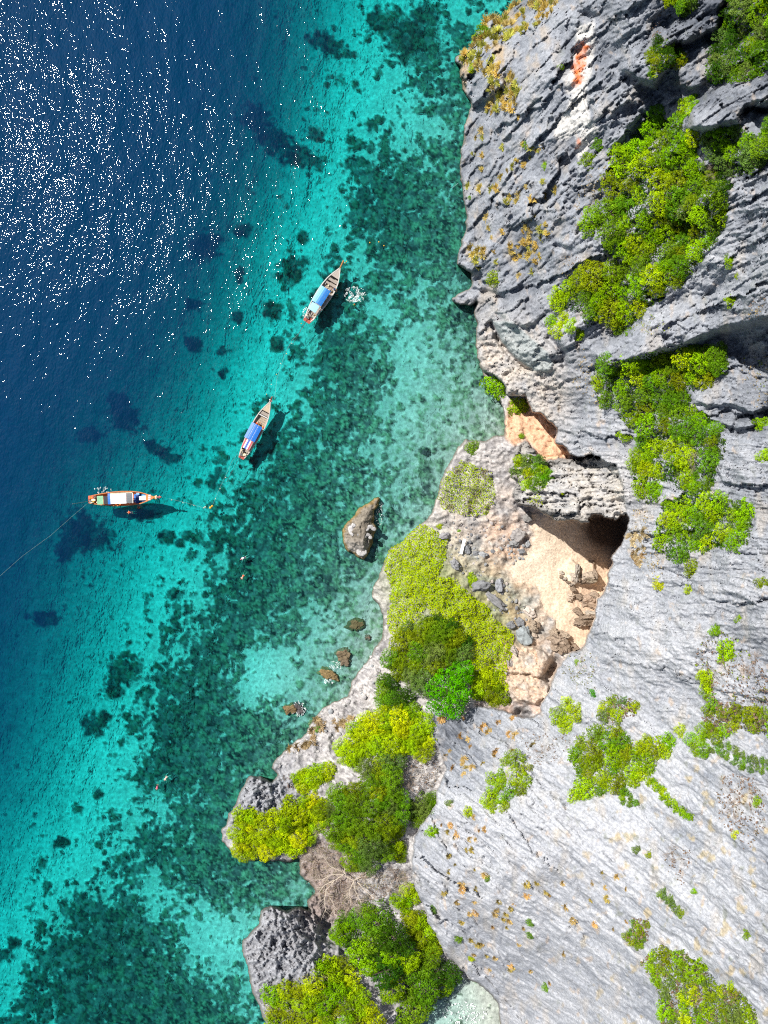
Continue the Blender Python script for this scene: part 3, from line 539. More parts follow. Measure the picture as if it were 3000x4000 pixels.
def crown_mesh(name, seed, lumps=60, lr=(.13, .27), n_per=1700, size=.082, shape='dome', squash=.62):
    rg = np.random.default_rng(seed); C = []; Rr = []
    lobes = [(0, 0, .62)]+[(.42*math.cos(a)*(.7+.5*rg.random()), .42*math.sin(a)*(.7+.5*rg.random()), .34+.2*rg.random()) for a in np.linspace(0, 6.28, 6)[:-1]+rg.random()]
    tries = 0
    while len(C) < lumps and tries < 4000:
        tries += 1
        x, y = rg.uniform(-1, 1, 2); h = -1
        for lx, ly, lr_ in lobes:
            q = (x-lx)**2+(y-ly)**2
            if q < lr_*lr_: h = max(h, math.sqrt(lr_*lr_-q)*squash*2.0)
        if h < 0: continue
        r = rg.uniform(*lr)*(1.0 if shape == 'dome' else .8)
        if any((x-c[0])**2+(y-c[1])**2 < ((r+q_)*.52)**2 for c, q_ in zip(C, Rr)): continue
        C.append((x, y, h*(.55+.55*rg.random()))); Rr.append(r)
    V, F, T = leaf_cloud(np.array(C), Rr, n_per, size, rg=rg)
    return mesh_np(name, V, F, M_LEAF, False, {'tone': T})
def branch_tubes(seed, n=6, spread=.8, h=.55, r=.07, twigs=0):
    rg = random.Random(seed); m = MB(); m.tube([(0, 0, -1.0), (.04, .02, -.4), (0, 0, .1)], r*1.5, 6, r)
    for i in range(n):
        a = 6.283*i/n+rg.uniform(-.4, .4); d = spread*rg.uniform(.6, 1)
        p = [(0, 0, -.1), (.4*d*math.cos(a), .4*d*math.sin(a), h*.5), (d*math.cos(a+.2), d*math.sin(a+.2), h*rg.uniform(.7, 1.1))]
        m.tube(p, r*.7, 5, r*.15)
        for k in range(twigs):
            t = rg.uniform(.25, 1); b = Vector(p[1]).lerp(Vector(p[2]), t); a2 = a+rg.uniform(-1.3, 1.3); l = rg.uniform(.2, .5)
            e = b+Vector((math.cos(a2), math.sin(a2), rg.uniform(-.2, .6)))*l
            m.tube([b, b.lerp(e, .5)+Vector((rg.uniform(-.05, .05), rg.uniform(-.05, .05), .03)), e], r*.20, 4, r*.06)
    return m
def me_of(m, name, mt):
    me = bpy.data.meshes.new(name); me.from_pydata(m.v, [], m.f); me.materials.append(mt); me.update(); return me
CROWN = {
    'broad': [crown_mesh('crown', 100+i) for i in range(4)],
    'loose': [crown_mesh('crown', 200+i, 40, (.12, .24), 1400, .09) for i in range(3)],
    'round': [crown_mesh('crown', 300+i, 80, (.14, .25), 2300, .07, squash=.85) for i in range(2)],
    'bush': [crown_mesh('foliage', 400+i, 26, (.17, .34), 900, .12, squash=.5) for i in range(3)],
}
TRUNK = [me_of(branch_tubes(i), 'trunk', M_BARK) for i in range(3)]
STEM = [me_of(branch_tubes(20+i, 4, .5, .4, .05), 'stem', M_BARK) for i in range(2)]
TWIG = [me_of(branch_tubes(40+i, 13, .95, .5, .018, 26), 'twigs', mat('dry_twigs', (.30, .235, .185), .9, .3, 5)) for i in range(3)]
GREENS = {  # name -> leaf colour
    'bright green': (.20, .37, .004), 'yellow-green': (.31, .45, .005), 'mid green': (.12, .25, .008), 'dark green': (.035, .10, .006),
    'olive green': (.19, .27, .006), 'dull green': (.12, .20, .035), 'vivid green': (.085, .34, .002), 'lime yellow': (.41, .52, .005)}
def place_plant(px, py, rpx, tone, kind='broad', sink=.15, rg=random, drop=0):
    z = float(ground_s(px, py, 8)); k = S*(1-z/H); r = rpx*k
    tree = r > 1.25 and kind != 'bush'
    name = 'tree' if tree else 'shrub'
    o = empty(name, P(px, py, z), rg.uniform(0, 6.28))
    base = GREENS[tone]; v = rg.uniform(.82, 1.2); w = rg.uniform(.85, 1.18)
    cm = bpy.data.objects.new('crown' if tree else 'foliage', rg.choice(CROWN[kind])); link(cm, o)
    cm.color = (base[0]*v*w, base[1]*v, base[2]*v, 1); sq = rg.uniform(.75, 1.0)
    s = r/.92; cm.scale = (s, s*rg.uniform(.88, 1.05), s*sq); cm.location = (0, 0, (.55 if tree else .12)*s*.5)
    tk = bpy.data.objects.new('trunk' if tree else 'stem', rg.choice(TRUNK if tree else STEM)); link(tk, o)
    tk.scale = (s, s, s*.8); tk.location = cm.location
    return o, name
SIDES = ('upper left', 'top', 'upper right', 'left', 'middle', 'right', 'lower left', 'bottom', 'lower right')
LABELS = {}
def label_plants(items, where, group):
    """items: (object, name, px, py, rpx, tone)"""
    xs = [i[2] for i in items]; ys = [i[3] for i in items]; x0, x1, y0, y1 = min(xs), max(xs)+1, min(ys), max(ys)+1
    for o, nm, px, py, r, tone in items:
        if len(items) == 1: lb = f'{tone} leafy {nm} {where}'
        else:
            side = SIDES[min(2, int(3*(py-y0)/(y1-y0)))*3+min(2, int(3*(px-x0)/(x1-x0)))]
            size = 'large' if r > 46 else ('small' if r < 26 else 'middling')
            lb = f'{size} {tone} {nm}, {side} of {where}'
        tag(o, lb, nm, group)
def inside(poly, x, y):
    c = False; n = len(poly)
    for i in range(n):
        ax, ay = poly[i]; bx, by = poly[(i+1) % n]
        if (ay > y) != (by > y) and x < (bx-ax)*(y-ay)/(by-ay)+ax: c = not c
    return c
def thicket(poly, rr, tones, where, group, kind='broad', gap=1.15, seed=0, under=None, limit=200):
    rg = random.Random(seed); pts = []; xs = [p[0] for p in poly]; ys = [p[1] for p in poly]; items = []
    for _ in range(2600):
        if len(pts) >= limit: break
        x = rg.uniform(min(xs), max(xs)); y = rg.uniform(min(ys), max(ys))
        if not inside(poly, x, y): continue
        r = rg.uniform(*rr)
        # keep the crown within the outline
        if sum(inside(poly, x+math.cos(a)*r*.55, y+math.sin(a)*r*.55) for a in (0, 1.05, 2.1, 3.14, 4.2, 5.25)) < 5: continue
        if any((x-a)**2+(y-b)**2 < ((r+c)*.5*gap*1.42)**2 for a, b, c in pts): continue
        pts.append((x, y, r)); t = rg.choice(tones); kk = rg.choice(kind) if isinstance(kind, (list, tuple)) else kind
        o, nm = place_plant(x, y, r*1.30, t, kk, rg=rg); items.append((o, nm, x, y, r, t))
    if items: label_plants(items, where, group)
    if under: creeper(poly, under, where, seed=seed+1)
    return items
def creeper(poly, cols, where, dens=36, size=.24, lump=.5, seed=5, name='ground_cover', label=None, cell=34, th=None):
    """a continuous mat of leaves lying over the ground: nobody could count it"""
    rg = np.random.default_rng(seed); p = np.array(poly); x0, y0 = p.min(0); x1, y1 = p.max(0)
    g = Coarse(x0-40, x1+40, y0-40, y1+40, 8); D = g.sdf(poly)
    n = int((x1-x0)*(y1-y0)*S*S*dens*.62)
    x = rg.uniform(x0-20, x1+20, n); y = rg.uniform(y0-20, y1+20, n)
    d = g.read(D, x, y)+11*fbm(x/28, y/28, 3, seed)+6*perlin(x/9, y/9, seed+3)
    ok = d > 0
    if th is not None: ok &= fbm(x/th[0], y/th[0], 3, seed+21) > th[1]
    x, y, d = x[ok], y[ok], d[ok]; n = len(x)
    if n < 5: return
    v1, v2, vv = voro(x/cell+.3*perlin(x/30, y/30, 9), y/cell, seed+8); w1, w2, ww = voro(x/13, y/13, seed+14)
    z = ground(x, y)+lump*np.clip(1-v1*v1*1.3, 0, 1)*np.clip(d/20, .2, 1)+.25*lump*(1-w1)+rg.random(n)*.15+.05
    c = world_xyz(x, y, z)
    # slope of the lumps leans the leaves outwards
    nrm = rg.normal(size=(n, 3))*.5+np.array((0, 0, 1.0)); nrm /= np.linalg.norm(nrm, axis=1)[:, None]
    t = np.cross(nrm, rg.normal(size=(n, 3))); t /= np.linalg.norm(t, axis=1)[:, None]; b = np.cross(nrm, t)
    L = size*(.6+.8*rg.random((n, 1))); V = np.stack([c-t*L*.5, c+b*L*.38, c+t*L*.5, c-b*L*.38], 1).reshape(-1, 3)
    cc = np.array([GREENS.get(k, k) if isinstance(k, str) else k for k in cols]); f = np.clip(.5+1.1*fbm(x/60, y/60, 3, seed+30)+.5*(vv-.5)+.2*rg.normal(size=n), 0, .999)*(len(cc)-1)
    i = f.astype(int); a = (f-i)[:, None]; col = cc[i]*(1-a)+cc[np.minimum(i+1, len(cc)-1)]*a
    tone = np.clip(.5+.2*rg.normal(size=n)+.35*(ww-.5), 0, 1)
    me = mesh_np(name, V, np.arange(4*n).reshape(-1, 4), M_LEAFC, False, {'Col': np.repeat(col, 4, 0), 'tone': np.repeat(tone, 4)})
    o = bpy.data.objects.new(name, me); link(o); tag(o, label or ('low mat of leaves and stems under '+where), 'undergrowth', kind='stuff'); return o
DRYC = [(.33, .24, .12), (.46, .36, .17), (.25, .20, .13)]; BRN = [(.20, .13, .10), (.30, .20, .14), (.15, .12, .07)]
G_UP = 'trees of the upper cliff thicket'
T1 = Z2([(1120, 500), (1200, 485), (1260, 530), (1350, 570), (1360, 640), (1350, 720), (1430, 780), (1465, 850), (1485, 950), (1440, 1050), (1370, 1110), (1330, 1180), (1240, 1240), (1200, 1300), (1130, 1330), (1080, 1390), (1070, 1440), (1020, 1455), (975, 1390), (1010, 1310), (1000, 1260), (975, 1370), (880, 1410), (845, 1350), (738, 1330), (740, 1260), (820, 1170), (900, 1128), (945, 1150), (1010, 1180), (1000, 1120), (945, 1080), (935, 985), (860, 1005), (855, 960), (960, 920), (968, 830), (945, 750), (1000, 690), (1060, 630), (1055, 590), (1120, 560)])
thicket(T1, (30, 56), ['bright green', 'bright green', 'yellow-green', 'mid green', 'olive green'], 'the large thicket on the upper cliff', G_UP, ['broad', 'broad', 'loose'], .92, 3, under=['dark green', 'dark green', (.06, .07, .02), 'mid green'])  # dark underlayer colours imitate shade in the gaps between crowns
thicket(Z2([(1220, 900), (1330, 870), (1380, 930), (1340, 1010), (1270, 1040), (1210, 980)]), (24, 36), ['dull green', 'dark green'], 'the dull patch inside the upper thicket', 'dull shrubs inside the upper thicket', 'loose', 1.0, 77)
thicket(Z2([(700, 1430), (715, 1380), (780, 1370), (820, 1395), (880, 1420), (850, 1462), (800, 1440), (740, 1452)]), (22, 34), ['bright green', 'yellow-green'], 'the small clump over the slab', 'shrubs on the edge over the slab', 'bush', 1.0, 4)
thicket(Z2([(1370, 600), (1450, 540), (1560, 560), (1610, 590), (1680, 500), (1700, 680), (1590, 745), (1520, 770), (1440, 745), (1400, 680)]), (30, 50), ['bright green', 'mid green', 'dull green'], 'the right edge thicket, upper cliff', 'trees at the right edge of the upper cliff', ['broad', 'loose'], .95, 5, under=['dark green', 'dull green'])
thicket(Z2([(1360, 700), (1450, 740), (1500, 800), (1470, 840), (1400, 780)]), (20, 30), ['dull green', 'dark green'], 'the strip between the upper thickets', 'shrubs between the upper thickets', 'loose', 1.0, 6, under=['dull green', 'dark green'])
thicket(Z2([(1480, -20), (1700, -20), (1700, 280), (1580, 350), (1400, 362), (1385, 300), (1395, 220), (1470, 110)]), (26, 44), ['mid green', 'dark green', 'dull green', 'bright green'], 'the shaded slope in the upper right corner', 'trees of the upper right corner', ['broad', 'loose'], .92, 7, under=['dark green', 'mid green'])
thicket(Z3([(545, 480), (620, 365), (740, 380), (790, 430), (870, 440), (890, 560), (800, 615), (700, 650), (610, 740), (550, 680)]), (18, 30), ['mid green', 'olive green', 'dark green'], 'the hollow in the dark rock near the top', 'shrubs in the dark rock hollow', ['loose', 'broad'], .95, 8, under=['olive green', 'dark green'])
thicket(Z3([(820, 20), (850, -60), (1020, -60), (1000, 60), (900, 160), (830, 150)]), (16, 24), ['mid green', 'dull green'], 'the hanging patch at the top edge', 'shrubs at the top edge', 'bush', .95, 9, under=['mid green', 'bright green'])
thicket(Z3([(680, 10), (720, -40), (820, -40), (800, 50), (720, 80)]), (11, 16), ['yellow-green'], 'the yellow patch at the top edge', 'yellow shrubs at the top edge', 'bush', 1.0, 10)
thicket(Z3([(850, 960), (960, 870), (1060, 880), (1000, 970), (960, 1060), (880, 1170), (835, 1060)]), (16, 24), ['bright green', 'yellow-green'], 'the strip beside the slanting ledge', 'shrubs beside the slanting ledge', 'bush', .95, 11)
T7 = Z4([(900, 190), (915, 110), (1000, 130), (1100, 95), (1200, 75), (1250, 110), (1260, 70), (1400, 50), (1465, 90), (1472, 150), (1440, 190), (1400, 230), (1310, 255), (1335, 330), (1400, 350), (1430, 400), (1475, 470), (1472, 530), (1440, 570), (1430, 640), (1385, 700), (1300, 700), (1240, 645), (1180, 640), (1190, 735), (1140, 735), (1095, 705), (1075, 620), (1065, 530), (1105, 500), (1090, 430), (1015, 370), (1025, 310), (940, 335), (915, 280)])
thicket(T7, (28, 50), ['bright green', 'yellow-green', 'mid green', 'olive green', 'mid green'], 'the long thicket on the middle cliff', 'trees of the middle cliff thicket', ['broad', 'broad', 'loose'], .94, 12, under=['dark green', 'dark green', (.06, .07, .02), 'mid green'])  # underlayer coloured dark to stand in for shade between the crowns
thicket(Z4([(1260, 80), (1400, 60), (1455, 110), (1440, 180), (1380, 220), (1290, 230), (1260, 160)]), (20, 32), ['dull green', 'mid green'], 'the grey-green patch under the ledge', 'shrubs under the big ledge', 'loose', 1.0, 13)
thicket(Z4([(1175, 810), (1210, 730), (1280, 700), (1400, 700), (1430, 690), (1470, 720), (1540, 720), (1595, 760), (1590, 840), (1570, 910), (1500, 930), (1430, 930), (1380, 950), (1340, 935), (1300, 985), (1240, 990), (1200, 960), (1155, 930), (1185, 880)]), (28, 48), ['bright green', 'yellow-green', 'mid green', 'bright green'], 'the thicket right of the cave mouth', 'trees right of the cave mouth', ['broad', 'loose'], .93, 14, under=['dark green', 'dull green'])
T9 = Z6([(800, 380), (860, 290), (900, 245), (1000, 260), (1080, 330), (1160, 305), (1240, 300), (1245, 365), (1180, 410), (1130, 490), (1080, 515), (1000, 535), (930, 555), (830, 580), (800, 560), (830, 480), (815, 430)])
thicket(T9, (24, 42), ['yellow-green', 'bright green', 'olive green', 'mid green'], 'the spreading thicket above the white slab', 'shrubs above the white slab', ['broad', 'loose'], .95, 15, under=['olive green', 'dull green', 'yellow-green'])
thicket(Z6([(920, 190), (980, 140), (1070, 145), (1095, 210), (1000, 240), (920, 235)]), (20, 30), ['yellow-green', 'olive green', 'dull green'], 'the clump over the spreading thicket', 'shrubs over the spreading thicket', ['loose', 'bush'], 1.0, 16, under=BRN)
thicket(Z6([(725, 220), (760, 160), (800, 130), (845, 180), (840, 240), (800, 285), (730, 250)]), (24, 34), ['bright green', 'yellow-green'], 'the clump below the cove on the cliff edge', 'shrubs below the cove', 'broad', .95, 17)
thicket(Z6([(1255, 255), (1330, 280), (1400, 258), (1415, 300), (1390, 385), (1350, 385), (1290, 330)]), (22, 32), ['yellow-green', 'bright green'], 'the clump right of the spreading thicket', 'shrubs right of the spreading thicket', 'broad', .95, 18)
thicket(Z6([(1365, 60), (1410, 15), (1420, 140), (1500, 170), (1560, 170), (1700, 230), (1690, 310), (1530, 270), (1450, 315), (1395, 300), (1370, 240), (1395, 180)]), (24, 40), ['yellow-green', 'bright green', 'olive green'], 'the right edge thicket under the grey face', 'shrubs at the right edge', ['loose', 'broad'], 1.0, 19, under=BRN+['olive green'])
thicket(Z6([(1130, 500), (1160, 480), (1240, 570), (1340, 650), (1330, 680), (1220, 600)]), (12, 19), ['bright green', 'yellow-green'], 'the narrow strip down the white slab', 'shrubs in the slab crack', 'bush', .9, 20, under=['yellow-green', 'dull green'])
thicket(Z6([(1000, 530), (1060, 530), (1100, 600), (1030, 605)]), (12, 18), ['bright green', 'mid green'], 'the tail under the spreading thicket', 'shrubs under the spreading thicket', 'bush', .95, 21)
thicket(Z6([(440, 490), (500, 410), (560, 365), (605, 380), (648, 465), (620, 525), (550, 590), (520, 660), (488, 645), (438, 590)]), (22, 36), ['bright green', 'yellow-green', 'olive green', 'mid green'], 'the clump at the top of the white slab', 'shrubs at the top of the white slab', ['broad', 'loose'], .93, 22)
thicket(Z6([(1105, 1285), (1160, 1225), (1300, 1235), (1390, 1300), (1445, 1380), (1540, 1410), (1610, 1500), (1620, 1620), (1200, 1620), (1185, 1420), (1150, 1350)]), (22, 38), ['dull green', 'olive green', 'bright green', 'yellow-green'], 'the thicket in the lower right corner', 'shrubs of the lower right corner', ['loose', 'bush'], 1.05, 23, under=['olive green', 'dull green', (.24, .15, .10)])
thicket(Z6([(1035, 1170), (1080, 1090), (1145, 1100), (1140, 1190), (1100, 1225), (1050, 1190)]), (13, 22), ['olive green', 'mid green'], 'the tuft above the lower right thicket', 'shrubs above the lower right thicket', 'bush', 1.0, 24, under=BRN)
thicket(Z6([(1180, 990), (1210, 960), (1290, 1040), (1320, 1080), (1280, 1085), (1230, 1040)]), (11, 18), ['dull green', 'olive green'], 'the slanting strip on the lower slab', 'shrubs on the lower slab', 'bush', 1.0, 25)
thicket(Z6([(1460, 330), (1600, 380), (1700, 420), (1690, 470), (1560, 460), (1480, 400), (1400, 370)]), (12, 20), ['dull green', 'mid green'], 'the low strip at the right edge', 'low shrubs at the right edge', 'bush', 1.05, 26)
# the low ground by the sea
SH = 'shore'
thicket(Z7([(940, 300), (955, 210), (1010, 165), (1080, 230), (1130, 290), (1100, 345), (1020, 350)]), (26, 40), ['dark green', 'mid green'], 'the dark clump beside the bright round tree', 'dark trees beside the bright round tree', 'broad', .9, 30, under=['dark green'])
G2 = Z7([(1050, -10), (1100, -60), (1240, -120), (1400, -20), (1440, 60), (1330, 120), (1250, 190), (1200, 250), (1100, 210), (1010, 150), (1020, 60)])
thicket(G2, (30, 48), ['olive green', 'dull green', 'mid green'], 'the rounded scrub above the bright round tree', 'shrubs above the bright round tree', 'round', .85, 31, under=['olive green', 'dull green'])
thicket(Z7([(1190, -150), (1330, -110), (1440, 20), (1400, 70), (1290, 0), (1200, -60)]), (24, 36), ['dark green'], 'the dark band beside the creeper carpet', 'dark shrubs beside the creeper carpet', 'broad', .9, 29)
for (x, y, r) in ((1318, 262, 88), (1385, 165, 56)):
    px, py = Z7([(x, y)])[0]; o, nm = place_plant(px, py, r*1.08, 'vivid green', 'round'); o.children[0].color = (.09, .36, .002, 1)
    tag(o, 'vivid green round tree, '+('the largest crown on the shore' if r > 60 else 'smaller crown joined to the largest one'), 'tree')
thicket(Z7([(1440, 170), (1560, 150), (1640, 300), (1600, 340), (1460, 300)]), (22, 34), ['olive green', 'yellow-green'], 'the scrub right of the bright round tree', 'shrubs right of the bright round tree', 'bush', .9, 32, under=['yellow-green', 'olive green'])
G3 = Z7([(820, 430), (930, 360), (1100, 330), (1190, 350), (1235, 430), (1265, 560), (1200, 600), (1100, 600), (1000, 585), (900, 570), (860, 650), (800, 640), (740, 600), (755, 540), (815, 510)])
thicket(G3, (26, 42), ['yellow-green', 'bright green', 'yellow-green', 'lime yellow'], 'the scrub under the bright round tree', 'yellow-green shrubs of the shore', 'round', .85, 33, under=['yellow-green', 'bright green'])
G4 = Z7([(900, 600), (1060, 590), (1095, 720), (1100, 850), (1080, 970), (980, 1020), (1060, 1060), (1060, 1130), (960, 1150), (900, 1185), (820, 1170), (790, 1090), (720, 1030), (700, 900), (620, 905), (640, 830), (760, 760), (860, 740)])
thicket(G4, (30, 48), ['mid green', 'mid green', 'dull green', 'olive green'], 'the green scrub in the middle of the shore', 'green shrubs of the shore', 'round', .83, 34, under=['mid green', 'olive green'])
G5 = Z7([(203, 1010), (235, 900), (310, 855), (365, 905), (480, 860), (600, 800), (700, 860), (705, 960), (620, 1045), (520, 1100), (400, 1095), (300, 1135), (228, 1095)])
thicket(G5, (22, 36), ['lime yellow', 'yellow-green', 'yellow-green'], 'the yellow scrub on the small headland', 'yellow shrubs on the small headland', ['round', 'bush'], .86, 35, under=['lime yellow', 'olive green'])
thicket(Z7([(520, 710), (640, 655), (740, 640), (720, 725), (640, 765), (560, 805)]), (18, 28), ['lime yellow', 'yellow-green'], 'the yellow patch behind the headland rock', 'yellow shrubs behind the headland rock', 'bush', .9, 36, under=['lime yellow'])
G6 = Z7([(735, 1460), (860, 1365), (1000, 1335), (1070, 1450), (1130, 1510), (1200, 1600), (1280, 1640), (1390, 1700), (1345, 1780), (1275, 1860), (1260, 1930), (1190, 2010), (1070, 2010), (1080, 1890), (960, 1730), (830, 1650), (755, 1560)])
thicket(G6, (32, 52), ['mid green', 'mid green', 'bright green', 'dark green'], 'the dense wood at the bottom of the shore', 'trees of the bottom wood', ['broad', 'loose'], .88, 37, under=['dark green', 'mid green'])
thicket(Z7([(1090, 1400), (1200, 1400), (1250, 1500), (1290, 1620), (1200, 1625), (1125, 1510)]), (24, 38), ['yellow-green', 'olive green'], 'the yellow band along the slab edge', 'yellow shrubs along the slab edge', 'bush', .88, 38, under=['yellow-green'])
thicket(Z7([(1120, 1250), (1190, 1330), (1120, 1400), (1020, 1340), (1080, 1290)]), (20, 32), ['yellow-green', 'bright green'], 'the patch right of the dead tree', 'shrubs right of the dead tree', 'bush', .9, 39)
thicket(Z7([(380, 1800), (480, 1770), (600, 1730), (690, 1640), (850, 1660), (880, 1790), (960, 1900), (980, 2010), (390, 2010), (365, 1890)]), (26, 42), ['olive green', 'yellow-green', 'bright green'], 'the scrub behind the spiky bottom rock', 'shrubs behind the spiky bottom rock', ['bush', 'loose'], .95, 40, under=['olive green', (.30, .25, .12), 'yellow-green'])
thicket(Z7([(1120, 860), (1190, 780), (1260, 800), (1255, 900), (1165, 955), (1115, 910)]), (24, 36), ['dull green', 'mid green'], 'the clump against the slab foot', 'shrubs against the slab foot', 'round', .9, 41, under=['dull green'])
thicket(Z7([(1040, 1010), (1090, 960), (1100, 1150), (1040, 1130)]), (16, 24), ['yellow-green', 'olive green'], 'the strip above the dead tree', 'shrubs above the dead tree', 'bush', .95, 42, under=['olive green'])
thicket(Z6b([(370, 340), (520, 310), (640, 330), (725, 470), (690, 570), (640, 620), (600, 640), (500, 620), (400, 540)]), (18, 30), ['dull green', 'yellow-green', 'mid green'], 'the clump on the outcrop over the cove', 'shrubs on the outcrop over the cove', ['round', 'bush'], .9, 43, under=['dull green', 'yellow-green'])
V1 = Z4([(0, 960), (60, 900), (140, 820), (205, 840), (272, 890), (262, 990), (230, 1060), (300, 1060), (370, 1130), (440, 1175), (480, 1240), (565, 1300), (550, 1400), (520, 1480), (545, 1560), (450, 1540), (380, 1460), (280, 1300), (220, 1240), (180, 1180), (150, 1230), (60, 1350), (10, 1260), (30, 1110), (0, 1010)])
creeper(V1, ['yellow-green', (.42, .54, .004), 'lime yellow', (.36, .50, .004)], 'x', 95, .24, .7, 51, label='yellow-green creeper carpet between the sea and the cove', name='creeper')
creeper(Z4([(230, 710), (255, 620), (340, 550), (460, 600), (490, 700), (440, 790), (370, 795), (250, 765)]), ['yellow-green', 'lime yellow', 'yellow-green', (.26, .22, .10)], 'x', 70, .22, .5, 52, label='yellow creeper and dry grass on the knoll by the cove', name='creeper')
creeper(Z6b([(480, 740), (500, 680), (600, 650), (640, 740), (600, 770)]), ['lime yellow'], 'x', 50, .22, .4, 53, label='small yellow creeper on the lip of the outcrop', name='creeper')
creeper(Z7([(560, 1100), (700, 1030), (760, 1080), (800, 1170), (960, 1180), (1110, 1190), (1120, 1290), (980, 1340), (860, 1370), (740, 1440), (660, 1340), (640, 1260), (570, 1180)]), BRN+[(.40, .32, .22), (.24, .24, .10)], 'x', 80, .15, .6, 54, label='leafless brown brush around the dead tree', name='dry_brush', th=(40, -.15))
creeper(Z7([(1070, 640), (1250, 600), (1300, 650), (1260, 760), (1140, 800), (1080, 760)]), BRN+[(.34, .30, .24)], 'x', 24, .2, .4, 55, label='grey brown brush between the scrub and the slab', name='dry_brush')
creeper(Z7([(430, 700), (520, 690), (560, 800), (470, 760)]), BRN, 'x', 24, .2, .3, 56, label='brown brush on the neck of the small headland', name='dry_brush')
for i, (pl, lab, pal) in enumerate((
    (Z4b([(1180, 0), (1350, 0), (1480, 60), (1280, 190), (1180, 290), (1150, 120)]), 'dry brown brush left of the upper thicket', BRN+DRYC),
    (Z2([(850, 780), (960, 700), (1000, 660), (960, 880), (870, 960), (800, 1000)]), 'beige dry grass along the upper thicket', DRYC),
    (Z5([(-60, 830), (20, 1000), (60, 1150), (130, 1300), (160, 1420), (60, 1400), (-60, 1300), (-160, 1180), (-120, 1060)]), 'dry grass on the edge over the orange ledge', DRYC),
    (Z5([(380, 560), (560, 540), (640, 560), (780, 620), (700, 720), (480, 720), (400, 680)]), 'bright weeds along the crest of the big ledge', ['yellow-green', (.30, .24, .13), 'bright green']),
    (Z5([(1420, 940), (1659, 900), (1659, 1400), (1560, 1400), (1540, 1200), (1400, 1150)]), 'dry grass at the right edge under the big ledge', DRYC+['olive green']),
    (Z5([(1430, 500), (1520, 400), (1659, 350), (1659, 560), (1560, 600), (1440, 570)]), 'brown dry grass at the right edge of the ledge', DRYC+BRN),
    (Z4([(1130, 760), (1160, 880), (1180, 960), (1210, 1040), (1190, 1060), (1100, 1000), (1060, 900), (1080, 760)]), 'dry grass between the cave mouth and the thicket', DRYC),
    (Z4([(1380, 1300), (1450, 1280), (1659, 1440), (1659, 1620), (1400, 1560), (1340, 1420)]), 'reddish brown brush at the right edge', BRN+['olive green']),
    (Z6([(540, 300), (700, 280), (830, 300), (800, 400), (640, 440), (620, 360)]), 'reddish brush at the cliff corner', BRN),
    (Z6([(1440, 480), (1560, 460), (1659, 560), (1640, 720), (1560, 800), (1440, 660)]), 'sparse reddish brush near the right edge', BRN),
    (Z6([(1200, 790), (1330, 790), (1300, 960), (1220, 870)]), 'sparse brown brush on the white slab', BRN),
    (Z3([(520, 380), (640, 90), (700, 100), (680, 280), (600, 380)]), 'brown brush down the dark rock near the top', BRN),
    (Z8([(560, 480), (740, 480), (760, 760), (640, 700), (550, 600)]), 'thin brush at the foot of the grey face', ['dull green', (.26, .19, .11), 'olive green']))):
    creeper(pl, pal, 'x', 20, .19, .3, 60+i, label=lab, name='dry_brush', th=(22, .0))

